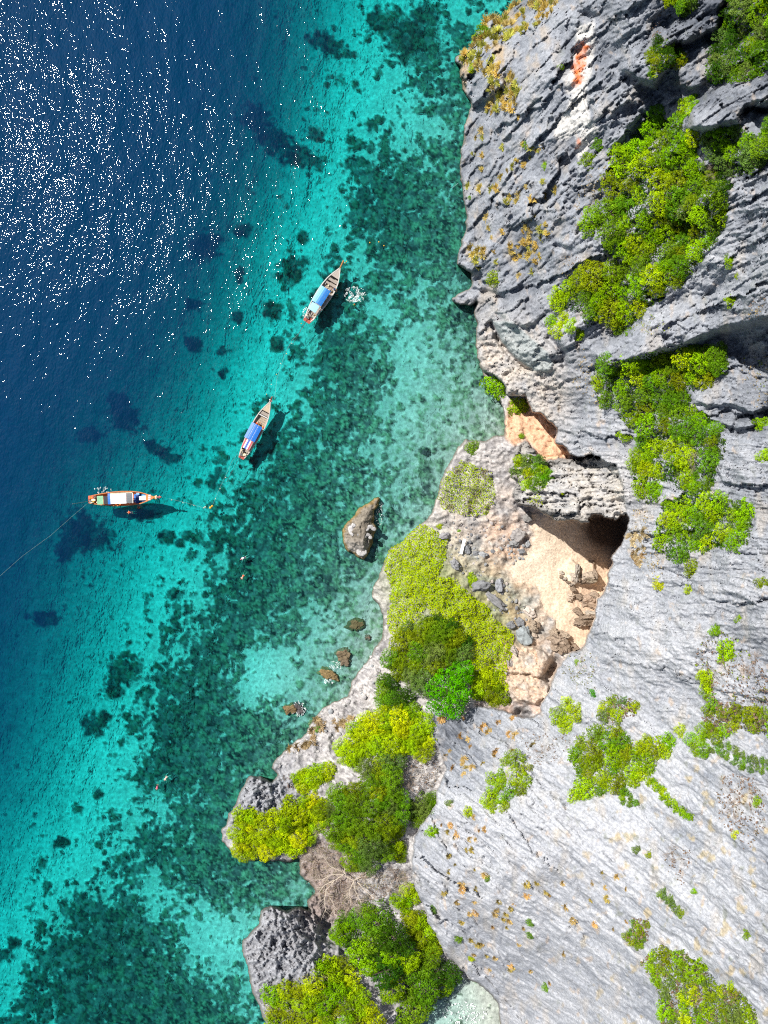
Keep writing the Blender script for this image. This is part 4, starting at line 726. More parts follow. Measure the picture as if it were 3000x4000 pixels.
# single shrubs and small plants on bare rock
def single(px, py, r, tone, label, kind='bush'):
    o, nm = place_plant(px, py, r, tone, kind); tag(o, label, nm)
for (x, y), r, tn, lb in (
    (Z4b([(560, 1200)])[0], 54, 'bright green', 'round bright green shrub over the water above the orange ledge'),
    (Z4b([(760, 1390)])[0], 46, 'bright green', 'bright green shrub hanging at the left end of the orange ledge'),
    (Z6b([(435, 130)])[0], 14, 'bright green', 'small green plant alone on the orange soil'),
    (Z6b([(585, 340)])[0], 20, 'mid green', 'small dark rounded shrub at the top of the outcrop'),
    (Z6b([(640, 540)])[0], 20, 'vivid green', 'small vivid shrub on the right side of the outcrop'),
    (Z6b([(690, 470)])[0], 19, 'mid green', 'small dark shrub on the right rim of the outcrop'),
    (Z6b([(820, 655)])[0], 11, 'yellow-green', 'tiny yellow-green plant in front of the cave outcrop crack'),
    (Z4([(380, 500)])[0], 32, 'mid green', 'dark green shrub on the knoll by the water'),
    (Z4([(1035, 440)])[0], 30, 'bright green', 'bright shrub alone left of the middle thicket'),
    (Z4([(1330, 1015)])[0], 38, 'olive green', 'olive shrub under the thicket right of the cave'),
    (Z4([(1185, 1085)])[0], 30, 'lime yellow', 'yellow shrub alone on the grey face'),
    (Z4([(1322, 1108)])[0], 24, 'yellow-green', 'yellow-green shrub alone on the grey face'),
    (Z4([(1428, 1287)])[0], 26, 'bright green', 'small bright shrub at the top of the right brush'),
    (Z4([(1480, 1370)])[0], 54, 'bright green', 'wide bright shrub in the right brush'),
    (Z4([(1535, 1235)])[0], 22, 'olive green', 'small olive shrub above the right brush'),
    (Z4([(1630, 1080)])[0], 30, 'olive green', 'olive shrub at the right edge on the grey face'),
    (Z4([(1385, 1490)])[0], 34, 'yellow-green', 'yellow-green shrub at the lower left of the right brush'),
    (Z4([(1635, 400)])[0], 40, 'bright green', 'bright green shrub on the right edge below the dry grass'),
    (Z4([(1640, 530)])[0], 34, 'yellow-green', 'yellow shrub on the right edge beside brown grass'),
    (Z2([(930, 630)])[0], 34, 'mid green', 'green shrub on the rock left of the upper thicket'),
    (Z2([(880, 700)])[0], 36, 'olive green', 'olive shrub over the dry grass left of the upper thicket'),
    (Z2([(1490, 1130)])[0], 28, 'bright green', 'small shrub on the pale rock right of the upper thicket'),
    (Z2([(1500, 1305)])[0], 30, 'bright green', 'bright shrub on the pale rock above the big ledge'),
    (Z2([(1525, 1195)])[0], 16, 'yellow-green', 'tiny shrub on the pale rock above the big ledge'),
    (Z2([(430, 150)])[0], 36, 'mid green', 'green shrub at the sea edge of the upper headland'),
    (Z2([(400, 175)])[0], 26, 'bright green', 'smaller bright shrub at the sea edge of the upper headland'),
    (Z2([(385, 300)])[0], 22, 'yellow-green', 'yellow-green shrub above the dark sea notch'),
    (Z2([(480, 1205)])[0], 34, 'olive green', 'olive shrub above the rock arm over the water'),
    (Z2([(565, 385)])[0], 14, 'dull green', 'grey-green plant among ochre tufts'),
    (Z2([(763, 290)])[0], 15, 'mid green', 'small green plant on the dark cliff face'),
    (Z2([(610, 630)])[0], 18, 'mid green', 'small green plant in the middle of the dark face'),
    (Z2([(695, 720)])[0], 16, 'bright green', 'small bright plant low on the dark face'),
    (Z2([(372, 855)])[0], 10, 'bright green', 'tiny bright plant near the sea edge of the dark face'),
    (Z7([(652, 458)])[0], 15, 'vivid green', 'small vivid plant alone on the grey shore'),
    (Z7([(1245, 985)])[0], 30, 'bright green', 'bright plant at the left rim of the white slab'),
    (Z7([(1440, 885)])[0], 26, 'yellow-green', 'yellow-green plant on the white slab near its left rim'),
    (Z7([(1335, 845)])[0], 18, 'dull green', 'pale green plant on the white slab under the dull clump'),
    (Z7([(1245, 1395)])[0], 20, 'dull green', 'grey-green plant on the slab below the crack'),
    (Z7([(1380, 1545)])[0], 20, 'mid green', 'dark upright plant on the lower slab'),
    (Z7([(1450, 1650)])[0], 14, 'lime yellow', 'yellow plant on the lower slab rim'),
    (Z7([(1530, 1235)])[0], 14, 'mid green', 'green plant under an ochre tuft on the slab'),
    (Z6([(630, 1110)])[0], 18, 'mid green', 'dark green plant in the middle of the lower slab'),
    (Z6([(630, 1160)])[0], 16, 'mid green', 'second dark green plant in the middle of the lower slab'),
    (Z6([(700, 1385)])[0], 20, 'bright green', 'bright plant near the bottom of the lower slab'),
    (Z6([(1090, 795)])[0], 20, 'dull green', 'dull plant in the middle of the white slab'),
    (Z6([(1145, 815)])[0], 18, 'olive green', 'olive plant in the middle of the white slab'),
    (Z6([(1340, 970)])[0], 16, 'bright green', 'small bright plant on the right side of the slab'),
    (Z6([(1570, 1160)])[0], 24, 'olive green', 'olive plant at the right side of the lower slab'),
    (Z6([(1500, 1380)])[0], 26, 'yellow-green', 'yellow shrub at the right of the lower right thicket'),
    (Z6([(905, 120)])[0], 20, 'vivid green', 'vivid plant at the foot of the grey face'),
    (Z6([(1515, 730)])[0], 18, 'lime yellow', 'yellow plant among reddish brush'),
    (Z6([(1620, 585)])[0], 26, 'yellow-green', 'yellow-green plant at the right edge among reddish brush'),
    (Z8([(640, 535)])[0], 14, 'bright green', 'bright plant at the cliff lip beside the brush'),
    (Z9([(385, 420)])[0], 26, 'yellow-green', 'yellow-green plant beside the rubble'),
    (Z9([(185, 90)])[0], 14, 'yellow-green', 'small yellow plant on the rubble near the sea'),
    (Z9([(305, 118)])[0], 8, 'bright green', 'tiny plant on the rubble above the white board')):
    single(x, y, r, tn, lb)

creeper(Z7([(1200, 250), (1270, 150), (1400, 110), (1450, 180), (1440, 290), (1390, 350), (1270, 370), (1200, 320)]), ['dark green', 'mid green'], 'the bright round tree', 40, .22, .4, 91)
# bare bushes and the dead tree
for i, ((x, y), r, lb) in enumerate((
    (Z7([(640, 1130)])[0], 60, 'leafless brown bush left of the dead tree'), (Z7([(720, 1100)])[0], 50, 'leafless brown bush above the dead tree'),
    (Z7([(820, 1330)])[0], 60, 'leafless bush just below the dead tree'), (Z7([(1060, 1220)])[0], 60, 'grey leafless bush right of the dead tree'),
    (Z7([(1130, 700)])[0], 44, 'grey leafless bush against the slab foot'), (Z7([(680, 980)])[0], 40, 'leafless bush under the yellow headland scrub'),
    (Z2([(1430, 760)])[0], 50, 'pale leafless bush between the upper thickets'), (Z4([(1340, 560)])[0], 46, 'pale leafless bush inside the middle thicket'),
    (Z6([(1240, 800)])[0], 44, 'leafless reddish bush on the white slab'), (Z4([(1590, 1420)])[0], 60, 'leafless reddish bush at the right edge'),
    (Z6([(680, 370)])[0], 44, 'leafless reddish bush at the cliff corner'), (Z6([(1500, 600)])[0], 50, 'leafless reddish bush near the right edge'))):
    z = float(ground_s(x, y)); o = empty('bare_bush', P(x, y, z), i*1.3); s = r*S*(1-z/H)
    c = link(bpy.data.objects.new('twigs', TWIG[i % 3]), o); c.scale = (s, s, s*.8); c.location = (0, 0, .3*s); tag(o, lb, 'bush')
def dead_tree():
    px, py = Z7([(790, 1180)])[0]; z = float(ground_s(px, py)); o = empty('dead_tree', P(px, py, z)); k = S*(1-(z+2)/H)*.7535
    rg = random.Random(4)
    def L(pts, z0, z1): return [((x-790)*k, (1180-y)*k, z0+(z1-z0)*i/(len(pts)-1)) for i, (x, y) in enumerate(pts)]
    m = MB(); m.tube(L([(770, 1170), (785, 1185), (800, 1195)], -1, 2.0), .15, 7, .11); m.build('trunk', M_DEAD, o)
    limbs = [[(800, 1195), (840, 1215), (880, 1195), (930, 1190), (965, 1200)], [(840, 1215), (850, 1260), (880, 1310)], [(860, 1225), (900, 1260), (950, 1290)], [(845, 1215), (820, 1260), (830, 1330)],
             [(790, 1185), (740, 1215), (700, 1260), (740, 1330), (745, 1380)], [(740, 1215), (690, 1235), (660, 1270)], [(790, 1185), (730, 1180), (680, 1200), (640, 1190)], [(780, 1170), (720, 1140), (690, 1090), (660, 1070)],
             [(880, 1195), (910, 1165), (945, 1160)], [(700, 1260), (690, 1320), (700, 1370)], [(800, 1195), (790, 1130), (800, 1080)]]
    for lm in limbs:
        m = MB(); pts = L(lm, 2.0, 2.0+rg.uniform(.3, 1.3)); m.tube(pts, .085, 6, .035)
        for i in range(len(pts)-1):
            for _ in range(8):
                b = Vector(pts[i]).lerp(Vector(pts[i+1]), rg.random()); d = (Vector(pts[i+1])-Vector(pts[i])).normalized()
                a = rg.choice((-1, 1))*rg.uniform(.4, 1.1); d = Vector((d.x*math.cos(a)-d.y*math.sin(a), d.x*math.sin(a)+d.y*math.cos(a), rg.uniform(-.1, .4)))
                l = rg.uniform(.7, 1.8); m.tube([b, b+d*l*.5+Vector((rg.uniform(-.1, .1), rg.uniform(-.1, .1), .05)), b+d*l], .026, 4, .010)
        m.build('branch', M_DEAD, o)
    tag(o, 'bleached dead tree spreading bare white branches over the small bay', 'tree')
dead_tree()

# ------------------------------------------------------------------ grass tufts on the cliff
def tuft_mesh(seed):
    rg = np.random.default_rng(seed); V = []; T = []
    for _ in range(150):
        a = rg.uniform(0, 6.28); r0 = rg.uniform(0, .45); b = np.array((math.cos(a)*r0, math.sin(a)*r0, 0)); l = rg.uniform(.5, 1.0)
        d = np.array((math.cos(a)*rg.uniform(.3, .9)+.2*rg.normal(), math.sin(a)*rg.uniform(.3, .9)+.2*rg.normal(), rg.uniform(.35, 1.0))); d /= np.linalg.norm(d)
        s = np.cross(d, (0, 0, 1)); s /= np.linalg.norm(s)+1e-6; w = .055
        tip = b+d*l*.9; tip[2] *= .75
        V += [b-s*w, b+s*w, tip+s*w*.5, tip-s*w*.5]; T += [rg.uniform(.2, .9)]*4
    return mesh_np('grass_tuft', np.array(V), np.arange(len(V)).reshape(-1, 4), M_LEAF, False, {'tone': T})
TUFT = [tuft_mesh(900+i) for i in range(4)]
def tufts(reg, n, size, cols, label, group, seed, gap=1.0):
    rg = random.Random(seed); got = []
    xs = [p[0] for p in reg]; ys = [p[1] for p in reg]
    for _ in range(n*40):
        if len(got) >= n: break
        x = rg.uniform(min(xs), max(xs)); y = rg.uniform(min(ys), max(ys))
        if not inside(reg, x, y): continue
        if float(perlin(np.array([x/60.]), np.array([y/60.]), seed)[0]) < rg.uniform(-.5, .1): continue
        r = rg.uniform(*size)
        if any((x-a)**2+(y-b)**2 < ((r+c)*.62*gap)**2 for a, b, c in got): continue
        got.append((x, y, r)); z = float(ground(x, y)); o = bpy.data.objects.new('grass_tuft', rg.choice(TUFT)); link(o)
        o.location = P(x, y, z-.05); s = r*S*(1-z/H)*1.45; o.scale = (s, s, s); o.rotation_euler = (rg.uniform(-.2, .2), rg.uniform(-.5, -.1), rg.uniform(0, 6.28))
        c = rg.choice(cols); v = rg.uniform(.8, 1.2); o.color = (c[0]*v, c[1]*v, c[2]*v, 1)
        sd_ = SIDES[min(2, int(3*(y-min(ys))/(max(ys)-min(ys)+1)))*3+min(2, int(3*(x-min(xs))/(max(xs)-min(xs)+1)))]
        sz = 'large' if r > size[0]+.66*(size[1]-size[0]) else ('small' if r < size[0]+.33*(size[1]-size[0]) else 'middling')
        tag(o, f'{sz} {label}, {sd_} part', 'grass', group)
OC = [(.60, .44, .12), (.56, .45, .12), (.50, .40, .15), (.42, .42, .08)]; OR = [(.56, .36, .14), (.52, .38, .15), (.40, .32, .09)]
tufts(Z2([(590, 0), (760, 0), (740, 40), (650, 140), (560, 140), (530, 200), (480, 240), (560, 330), (600, 420), (560, 480), (440, 490), (430, 440), (450, 340), (330, 250), (370, 210), (440, 110), (450, 80), (530, 55)]), 95, (11, 21), OC, 'ochre grass tuft on the upper headland', 'ochre tufts on the upper headland', 71, .8)
tufts(Z2([(350, 500), (560, 480), (700, 560), (760, 760), (720, 1050), (600, 1150), (420, 1050), (340, 900), (340, 640)]), 46, (8, 15), OC, 'ochre grass tuft scattered on the dark cliff face', 'tufts on the dark cliff face', 72)
tufts(Z2([(320, 1060), (400, 1180), (540, 1200), (700, 1180), (720, 1000), (660, 960), (560, 1060), (400, 1080)]), 30, (9, 18), OC, 'ochre grass tuft on the pale rock above the rock arm', 'tufts above the rock arm', 73)
tufts(Z6([(210, 650), (430, 640), (470, 900), (560, 960), (620, 1200), (520, 1400), (420, 1340), (250, 1000)]), 48, (7, 14), OR, 'orange-brown tuft on the rim of the white slab', 'tufts on the white slab rim', 74)
tufts(Z6([(600, 900), (1050, 850), (1080, 1100), (950, 1250), (760, 1420), (600, 1350)]), 22, (7, 15), OR, 'orange-brown tuft in the middle of the white slab', 'tufts in the middle of the white slab', 75)
tufts(Z6([(180, 220), (560, 230), (700, 330), (480, 400), (300, 500), (260, 400)]), 24, (8, 15), OR, 'dry tuft on the knob at the cliff corner', 'tufts on the cliff corner', 76)
tufts(Z7([(640, 400), (800, 350), (860, 420), (740, 470), (520, 600), (480, 580)]), 16, (10, 17), [(.50, .38, .20), (.45, .34, .2)], 'beige dry tuft on the grey shore rock', 'tufts on the grey shore', 77)
tufts(Z4([(1050, 880), (1130, 850), (1120, 1020), (1080, 1000)]), 14, (12, 22), [(.55, .40, .22), (.52, .42, .25)], 'beige dry tuft on the ridge beside the cave mouth', 'tufts beside the cave mouth', 78, .9)

# ------------------------------------------------------------------ boulders and stones
def stone_mesh(seed, sub=3, rough=.28, flat=.75, name='boulder', spiky=0):
    bmx = __import__('bmesh').new(); __import__('bmesh').ops.create_icosphere(bmx, subdivisions=sub, radius=1)
    from mathutils import noise as mn
    rg = random.Random(seed); off = Vector((rg.uniform(0, 99), rg.uniform(0, 99), rg.uniform(0, 99)))
    planes = [(Vector((rg.gauss(0, 1), rg.gauss(0, 1), rg.gauss(0, 1))).normalized(), rg.uniform(.62, .9)) for _ in range(9)]
    for v in bmx.verts:
        p = v.co.copy()
        for n_, d in planes:
            q = p.dot(n_)
            if q > d: p -= n_*(q-d)*.9
        h = mn.fractal(p*1.6+off, .8, 2.1, 4)*rough
        if spiky: h += spiky*(1-abs(mn.noise(p*3.2+off))*2.5)*.5
        v.co = p*(1+h); v.co.z *= flat
    me = bpy.data.meshes.new(name); bmx.to_mesh(me); bmx.free(); me.materials.append(M_STONE)
    me.polygons.foreach_set('use_smooth', np.ones(len(me.polygons), bool)); return me
STONE = [stone_mesh(i, 4, .36, .75, 'boulder', .08) for i in range(5)]; PEB = [stone_mesh(30+i, 2, .2, .6) for i in range(5)]
def boulder(px, py, rx, ry, ang, colr, label, h=.7, mesh=None, sink=.25, name='boulder', z=None, seed=None):
    z = float(ground_s(px, py, 6)) if z is None else z; k = S*(1-z/H)
    o = bpy.data.objects.new(name, mesh or STONE[random.randrange(5)]); link(o)
    o.scale = (rx*k, ry*k, h*min(rx, ry)*k/.75); o.location = P(px, py, z+h*min(rx, ry)*k*(.5-sink)); o.rotation_euler = (0, 0, R(ang)); o.color = (*colr, 1)
    tag(o, label, 'rock'); return o
GR = (.20, .205, .215); LG = (.33, .34, .35); TN = (.34, .275, .21); BR_ = (.17, .13, .08); SD = (.48, .385, .29)
boulder(*Z9([(705, 770)])[0], 30, 36, 10, (.27, .30, .31), 'smooth round grey boulder, the largest beside the creeper', .8)
boulder(*Z9([(685, 683)])[0], 19, 17, 0, GR, 'grey boulder just above the smooth round one', .7)
boulder(*Z9([(625, 702)])[0], 17, 14, 20, GR, 'dark grey boulder left of the smooth round one', .7)
boulder(*Z9([(552, 455)])[0], 17, 26, -10, (.28, .29, .31), 'upright angular grey boulder casting a shadow on the soil', 1.1)
boulder(*Z9([(528, 548)])[0], 48, 15, -38, (.22, .22, .225), 'long grey slab boulder lying slantwise', .9)
boulder(*Z9([(588, 600)])[0], 11, 8, 0, (.6, .6, .6), 'small white stone at the end of the long slab boulder', .6)
boulder(*Z9([(440, 460)])[0], 36, 22, 20, GR, 'dark grey boulder at the upper end of the long slab', .7)
boulder(*Z9([(670, 145)])[0], 26, 26, 40, (.30, .28, .27), 'jagged boulder at the top of the stone heap on the sand', .9)
boulder(*Z9([(645, 198)])[0], 18, 14, 10, (.25, .25, .25), 'grey boulder in the middle of the stone heap', .8)
boulder(*Z9([(730, 200)])[0], 15, 12, 50, LG, 'flat pale stone right of the stone heap', .4)
boulder(*Z9([(695, 245)])[0], 12, 9, 0, GR, 'small dark stone below the stone heap', .7)
boulder(*Z9([(733, 35)])[0], 20, 22, 30, (.24, .23, .22), 'dark boulder at the foot of the outcrop over the cove', .9)
boulder(*Z9([(355, 235)])[0], 14, 17, 0, GR, 'grey boulder just right of the white board', .9)
boulder(*Z9([(410, 258)])[0], 16, 11, 0, GR, 'low dark boulder near the white board', .8)
boulder(*Z9([(455, 265)])[0], 18, 12, -20, LG, 'pale cracked boulder right of the white board', .7)
boulder(*Z9([(280, 325)])[0], 22, 16, -50, (.27, .27, .28), 'grey boulder below the white board', .8)
boulder(*Z9([(215, 150)])[0], 22, 14, 10, (.28, .27, .28), 'grey boulder near the sea above the creeper', .8)
boulder(*Z9([(745, 620)])[0], 26, 20, -30, (.55, .48, .42), 'pale crusted boulder on the soil edge', .8)
def rock_pile(px, py, parts, label):
    z = float(ground_s(px, py, 6)); o = empty('boulder', P(px, py, z)); k = S*(1-z/H); rg = random.Random(int(px*py))
    for dx, dy, rx, ry, a, h, c in parts:
        m = bpy.data.objects.new('rock', rg.choice(RK)); link(m, o); m.location = (dx*k, -dy*k, .3*h); m.scale = (rx*k, ry*k, h); m.rotation_euler = (R(rg.uniform(-25, 25)), R(rg.uniform(-25, 25)), R(a)); m.color = (*c, 1)
    tag(o, label, 'rock')
RK = [stone_mesh(60+i, 5, .42, .8, 'rock', .10) for i in range(4)]
DB = (.23, .175, .13); MBR = (.30, .235, .18)
rock_pile(*Z8([(545, 400)])[0], [(-20, -10, 34, 26, -30, 2.2, MBR), (12, 14, 34, 24, -40, 2.6, DB), (-30, 22, 20, 16, 0, 1.5, MBR), (34, 22, 20, 17, 20, 2.0, DB), (-34, -34, 18, 14, 0, 1.8, TN), (-6, 30, 24, 14, 10, 1.6, DB), (6, -26, 16, 14, 0, 2.0, TN)], 'large brown knobbly boulder in the lower cove')
rock_pile(*Z8([(690, 275)])[0], [(0, 0, 42, 20, -8, 2.4, DB), (-22, 10, 26, 14, 0, 2.0, MBR), (6, -18, 34, 14, 10, 2.8, MBR), (24, -30, 20, 14, 0, 2.6, (.42, .37, .31)), (-30, -36, 16, 13, 0, 1.6, DB)], 'brown layered boulder against the cliff foot')
rock_pile(*Z8([(700, 150)])[0], [(0, 0, 34, 22, 30, 1.0, (.33, .25, .19)), (-30, -14, 18, 16, 0, .9, DB), (22, 20, 22, 14, 0, 1.2, (.30, .22, .16)), (30, -22, 18, 16, 0, 1.1, MBR)], 'broken brown rock at the shaded cliff foot')
rock_pile(*Z6b([(1060, 1440)])[0], [(-2, -8, 28, 16, 0, 1.6, (.40, .33, .26)), (6, 8, 28, 12, 5, 1.8, (.28, .23, .17)), (-14, 14, 16, 8, 0, 1.4, DB), (24, -16, 10, 18, 0, 1.5, MBR)], 'rounded brown block where the upper sand ledge ends')
rock_pile(*Z6b([(950, 1390)])[0], [(0, 0, 12, 34, -8, 1.8, (.36, .32, .28)), (-10, 14, 12, 20, 10, 1.2, (.42, .36, .30)), (8, 26, 9, 14, 0, 1.2, DB)], 'thin grey rock ridge standing on the sand')
rock_pile(*Z6b([(840, 1440)])[0], [(0, 0, 9, 8, 0, .8, (.42, .36, .30)), (-12, -22, 8, 8, 0, .8, (.46, .40, .33)), (14, 14, 10, 8, 0, .7, DB), (30, 22, 12, 8, 20, .8, (.40, .34, .28)), (-12, -6, 7, 7, 0, .6, DB)], 'crusted row of stones on the sand ledge')
rock_pile(*Z6b([(890, 1600)])[0], [(0, 0, 12, 16, 0, 1.2, (.46, .37, .29)), (10, -26, 9, 12, 0, 1.2, DB), (-2, 18, 10, 9, 0, .9, (.44, .35, .27))], 'sand coloured block at the step in the sand')
rock_pile(*Z8([(250, 500)])[0], [(0, -24, 12, 20, 20, 1.2, (.40, .35, .31)), (-20, 20, 12, 26, 15, 1.3, (.34, .31, .29)), (-34, 50, 14, 22, 20, 1.2, (.36, .33, .30))], 'grey broken rocks between the creeper and the lower ledge')
rock_pile(*Z8([(372, 330)])[0], [(0, 0, 14, 13, 0, 1.4, TN), (-2, -26, 10, 10, 0, 1.0, TN), (16, -14, 10, 12, 0, 1.0, DB), (2, 24, 10, 8, 0, .8, (.45, .37, .30))], 'tan boulders right of the smooth round one')
boulder(*Z7([(1360, 1820)])[0], 34, 42, 30, (.20, .17, .15), 'dark brown boulder in the white surf at the bottom', .9)
def scatter_stones(reg, n, size, cols, label, group, seed):
    rg = random.Random(seed); got = []; xs = [p[0] for p in reg]; ys = [p[1] for p in reg]
    for _ in range(n*30):
        if len(got) >= n: break
        x = rg.uniform(min(xs), max(xs)); y = rg.uniform(min(ys), max(ys))
        if not inside(reg, x, y): continue
        r = rg.uniform(size[0], size[1])*rg.choice((.7, .8, 1, 1.2))
        if any((x-a)**2+(y-b)**2 < ((r+c)*.95)**2 for a, b, c in got): continue
        got.append((x, y, r)); c = rg.choice(cols)
        sd_ = SIDES[min(2, int(3*(y-min(ys))/(max(ys)-min(ys)+1)))*3+min(2, int(3*(x-min(xs))/(max(xs)-min(xs)+1)))]
        tn_ = 'dark' if c[0] < .25 else ('pale' if c[0] > .41 else 'grey')
        o = boulder(x, y, r, r*rg.uniform(.6, 1), rg.uniform(0, 180), c, f'{tn_} {label}, {sd_} part', rg.uniform(.5, .9), rg.choice(PEB), .2, 'stone'); o['group'] = group
scatter_stones(Z9([(120, 80), (260, 20), (480, 10), (600, 60), (620, 200), (560, 330), (430, 400), (300, 380), (240, 320), (230, 200), (130, 170)]), 95, (5, 9), [LG, (.42, .38, .36), (.5, .46, .43), GR], 'small loose stone on the rubble around the white board', 'loose stones around the white board', 81)
scatter_stones(Z9([(610, 200), (720, 200), (700, 300), (640, 320), (600, 280)]), 22, (6, 9), [LG, (.36, .33, .31)], 'small stone below the stone heap on the sand', 'stones below the stone heap', 82)
scatter_stones(Z9([(400, 420), (600, 430), (680, 560), (800, 640), (740, 700), (620, 660), (520, 620), (440, 520)]), 40, (5, 10), [LG, (.45, .4, .36), GR], 'small stone on the soil between creeper and sand', 'stones between creeper and sand', 83)
scatter_stones(Z7([(960, 0), (1040, 0), (1000, 160), (940, 290), (800, 380), (800, 520), (620, 620), (430, 660), (480, 570), (620, 400), (780, 290), (860, 180)]), 60, (6, 12), [(.5, .48, .47), LG, (.4, .38, .38)], 'pale block of broken rock along the shore edge', 'broken rock along the shore', 84)
# rocks standing in the sea
def sea_rock(px, py, parts, label, foam=True):
    o = empty('sea_rock', P(px, py, 0))
    for dx, dy, rx, ry, a, h, c, ms in parts:
        m = bpy.data.objects.new('rock', ms); link(m, o); m.location = (dx*S, -dy*S, h*.10-.3); m.scale = (rx*S, ry*S, h); m.rotation_euler = (0, 0, R(a)); m.color = (*c, 1)
    tag(o, label, 'rock')
AL = (.27, .185, .07)
def outline_rock(poly, hfun, cfun, name, parent, step=3):
    p = np.array(poly); x0, y0 = p.min(0)-24; x1, y1 = p.max(0)+24; g = Coarse(x0, x1, y0, y1, step); D = g.sdf(poly)
    D = D+5*fbm(g.X/26, g.Y/26, 3, 700)+3*fbm(g.X/9, g.Y/9, 2, 702)
    Z = -2.2+(hfun(g.X, g.Y, D)+2.2)*sst(-7, 6, D); Cc = cfun(g.X, g.Y, D, Z); ok = (D[:-1, :-1] > -9)
    ny, nx = D.shape; ii = np.arange(ny-1)[:, None]*nx+np.arange(nx-1)[None, :]; q = np.stack([ii, ii+nx, ii+nx+1, ii+1], -1)[ok]
    u, inv = np.unique(q, return_inverse=True); cx, cy = p.mean(0); V = world_xyz(g.X, g.Y, Z).reshape(-1, 3)[u]; o0 = P(cx, cy, 0)
    o = bpy.data.objects.new(name, mesh_np(name, V-np.array(o0), inv.reshape(-1, 4), M_ROCK, True, {'Col': Cc.reshape(-1, 3)[u]})); link(o, parent); return o, o0
SRK = mul([(1180, 180), (1300, 150), (1370, 200), (1325, 400), (1215, 540), (1200, 900), (1305, 1060), (1200, 1230), (1135, 1560), (1060, 1750), (900, 1985), (780, 1930), (610, 1800), (380, 1700), (305, 1550), (278, 1300), (270, 1100), (370, 900), (600, 700), (750, 480), (950, 370), (1150, 240)], 1300, 1920, .1356)
def srk_h(X, Y, D):
    n = ridged(X/36, Y/46, 4, 710)*.6+fbm(X/12, Y/12, 3, 712)*.4; low = sst(2050, 1960, Y)
    return .35+np.clip(D, 0, 40)/40*(2.3-1.2*low)+n
def srk_c(X, Y, D, Z):
    n = fbm(X/20, Y/20, 4, 720); e = sst(16, 4, D+12*n); right = sst(1440, 1465, X-.35*(2060-Y)+14*n)*sst(2060, 2030, Y)
    base = np.array((.20, .175, .14))*(1+.5*n)[..., None]; top = sst(2085, 2150, Y+20*n)[..., None]; base = base*(1-.6*top)+np.array((.33, .31, .29))*.6*top
    alg = np.maximum(e*.85, right*.9)[..., None]; return base*(1-alg)+np.array((.225, .15, .05))*(1+.7*n)[..., None]*alg
o = empty('sea_rock', P(*np.array(SRK).mean(0), 0)); rk_, o0 = outline_rock(SRK, srk_h, srk_c, 'rock', o); tag(o, 'tall grey-brown wedge of rock standing in the sea off the creeper shore', 'rock')
for i, (dx, dy, rx, ry, a_, c_) in enumerate(((1372, 2072, 12, 24, 8, .50), (1381, 2052, 9, 10, 40, .52), (1398, 2061, 9, 8, 0, .30), (1431, 2066, 12, 10, 10, .50), (1446, 2058, 15, 9, 0, .40), (1460, 2066, 11, 9, 0, .36), (1423, 2095, 10, 8, 0, .38), (1440, 2090, 14, 8, -20, .33), (1413, 2155, 22, 18, 0, .44), (1400, 2090, 8, 7, 0, .26), (1447, 2100, 8, 8, 30, .45))):
    m = bpy.data.objects.new('stone', PEB[i % 5]); link(m, o); z_ = 2.5 if i != 8 else 1.9; k = S*(1-z_/H); w = P(dx, dy, z_)-P(*np.array(SRK).mean(0), 0)
    m.location = w; m.scale = (rx*k, ry*k, .45); m.rotation_euler = (0, 0, R(a_)); m.color = (c_, c_*.97, c_*.95, 1)
sea_rock(1385, 2440, [(0, 0, 34, 28, 20, .55, (.10, .09, .045), RK[1]), (14, -10, 24, 18, 0, .45, (.12, .11, .05), RK[0])], 'low algae brown rock awash near the shore')
sea_rock(1436, 2492, [(0, 0, 13, 12, 0, .4, (.16, .12, .09), RK[2])], 'small dark rock awash beside the low algae rock')
sea_rock(1338, 2565, [(0, -8, 32, 26, 30, .9, (.17, .13, .08), RK[3]), (8, 22, 22, 20, 0, .7, (.17, .13, .09), RK[2])], 'jagged brown rock, upper one of the pair awash')
sea_rock(1288, 2630, [(-8, 0, 36, 22, -20, .9, (.21, .15, .07), RK[0]), (20, 14, 22, 14, -30, .6, (.19, .14, .07), RK[1])], 'ochre brown rock, lower one of the pair awash')
sea_rock(1150, 2770, [(-16, 2, 30, 22, 20, .8, (.17, .12, .06), RK[2]), (14, -4, 24, 24, 0, .6, (.10, .09, .09), RK[3])], 'brown rock awash with foam below the pair')
sea_rock(1662, 1765, [(0, 0, 20, 13, 0, .25, (.07, .07, .07), RK[3])], 'dark stone just under the water off the knoll')

# ------------------------------------------------------------------ foam
def foam(px, py, rx, ry, n, label, seed, ring=0.0, a0=0, a1=6.283, sz=.16, z=.05):
    rg = np.random.default_rng(seed); V = []; 
    for _ in range(n):
        a = rg.uniform(a0, a1); q = (ring+(1-ring)*rg.random()**.5)+.05*rg.normal(); x = px+rx*q*math.cos(a); y = py+ry*q*math.sin(a)
        if float(perlin(np.array([x/13.]), np.array([y/13.]), seed)[0]) < -.05: continue
        c = P(x, y, z); L = sz*rg.uniform(.5, 1.6); W_ = L*rg.uniform(.3, .7); t = rg.uniform(0, 6.28); u = Vector((math.cos(t), math.sin(t), 0)); v = Vector((-u.y, u.x, 0))
        h = Vector((0, 0, .03))
        V += [c-u*L, c+v*W_+h*.3, c+u*L*.8, c-v*W_*.8+h]
    me = mesh_np('foam', np.array([tuple(v) for v in V]), np.arange(len(V)).reshape(-1, 4), M_FOAM)
    o = bpy.data.objects.new('foam', me); link(o); tag(o, label, 'foam', kind='stuff')
M_FOAM = mat('foam_white', (.75, .80, .80), .8, .1, 6)
foam(1385, 1150, 42, 32, 800, 'splash of white foam kicked up beside the swimmer', 1, sz=.065)
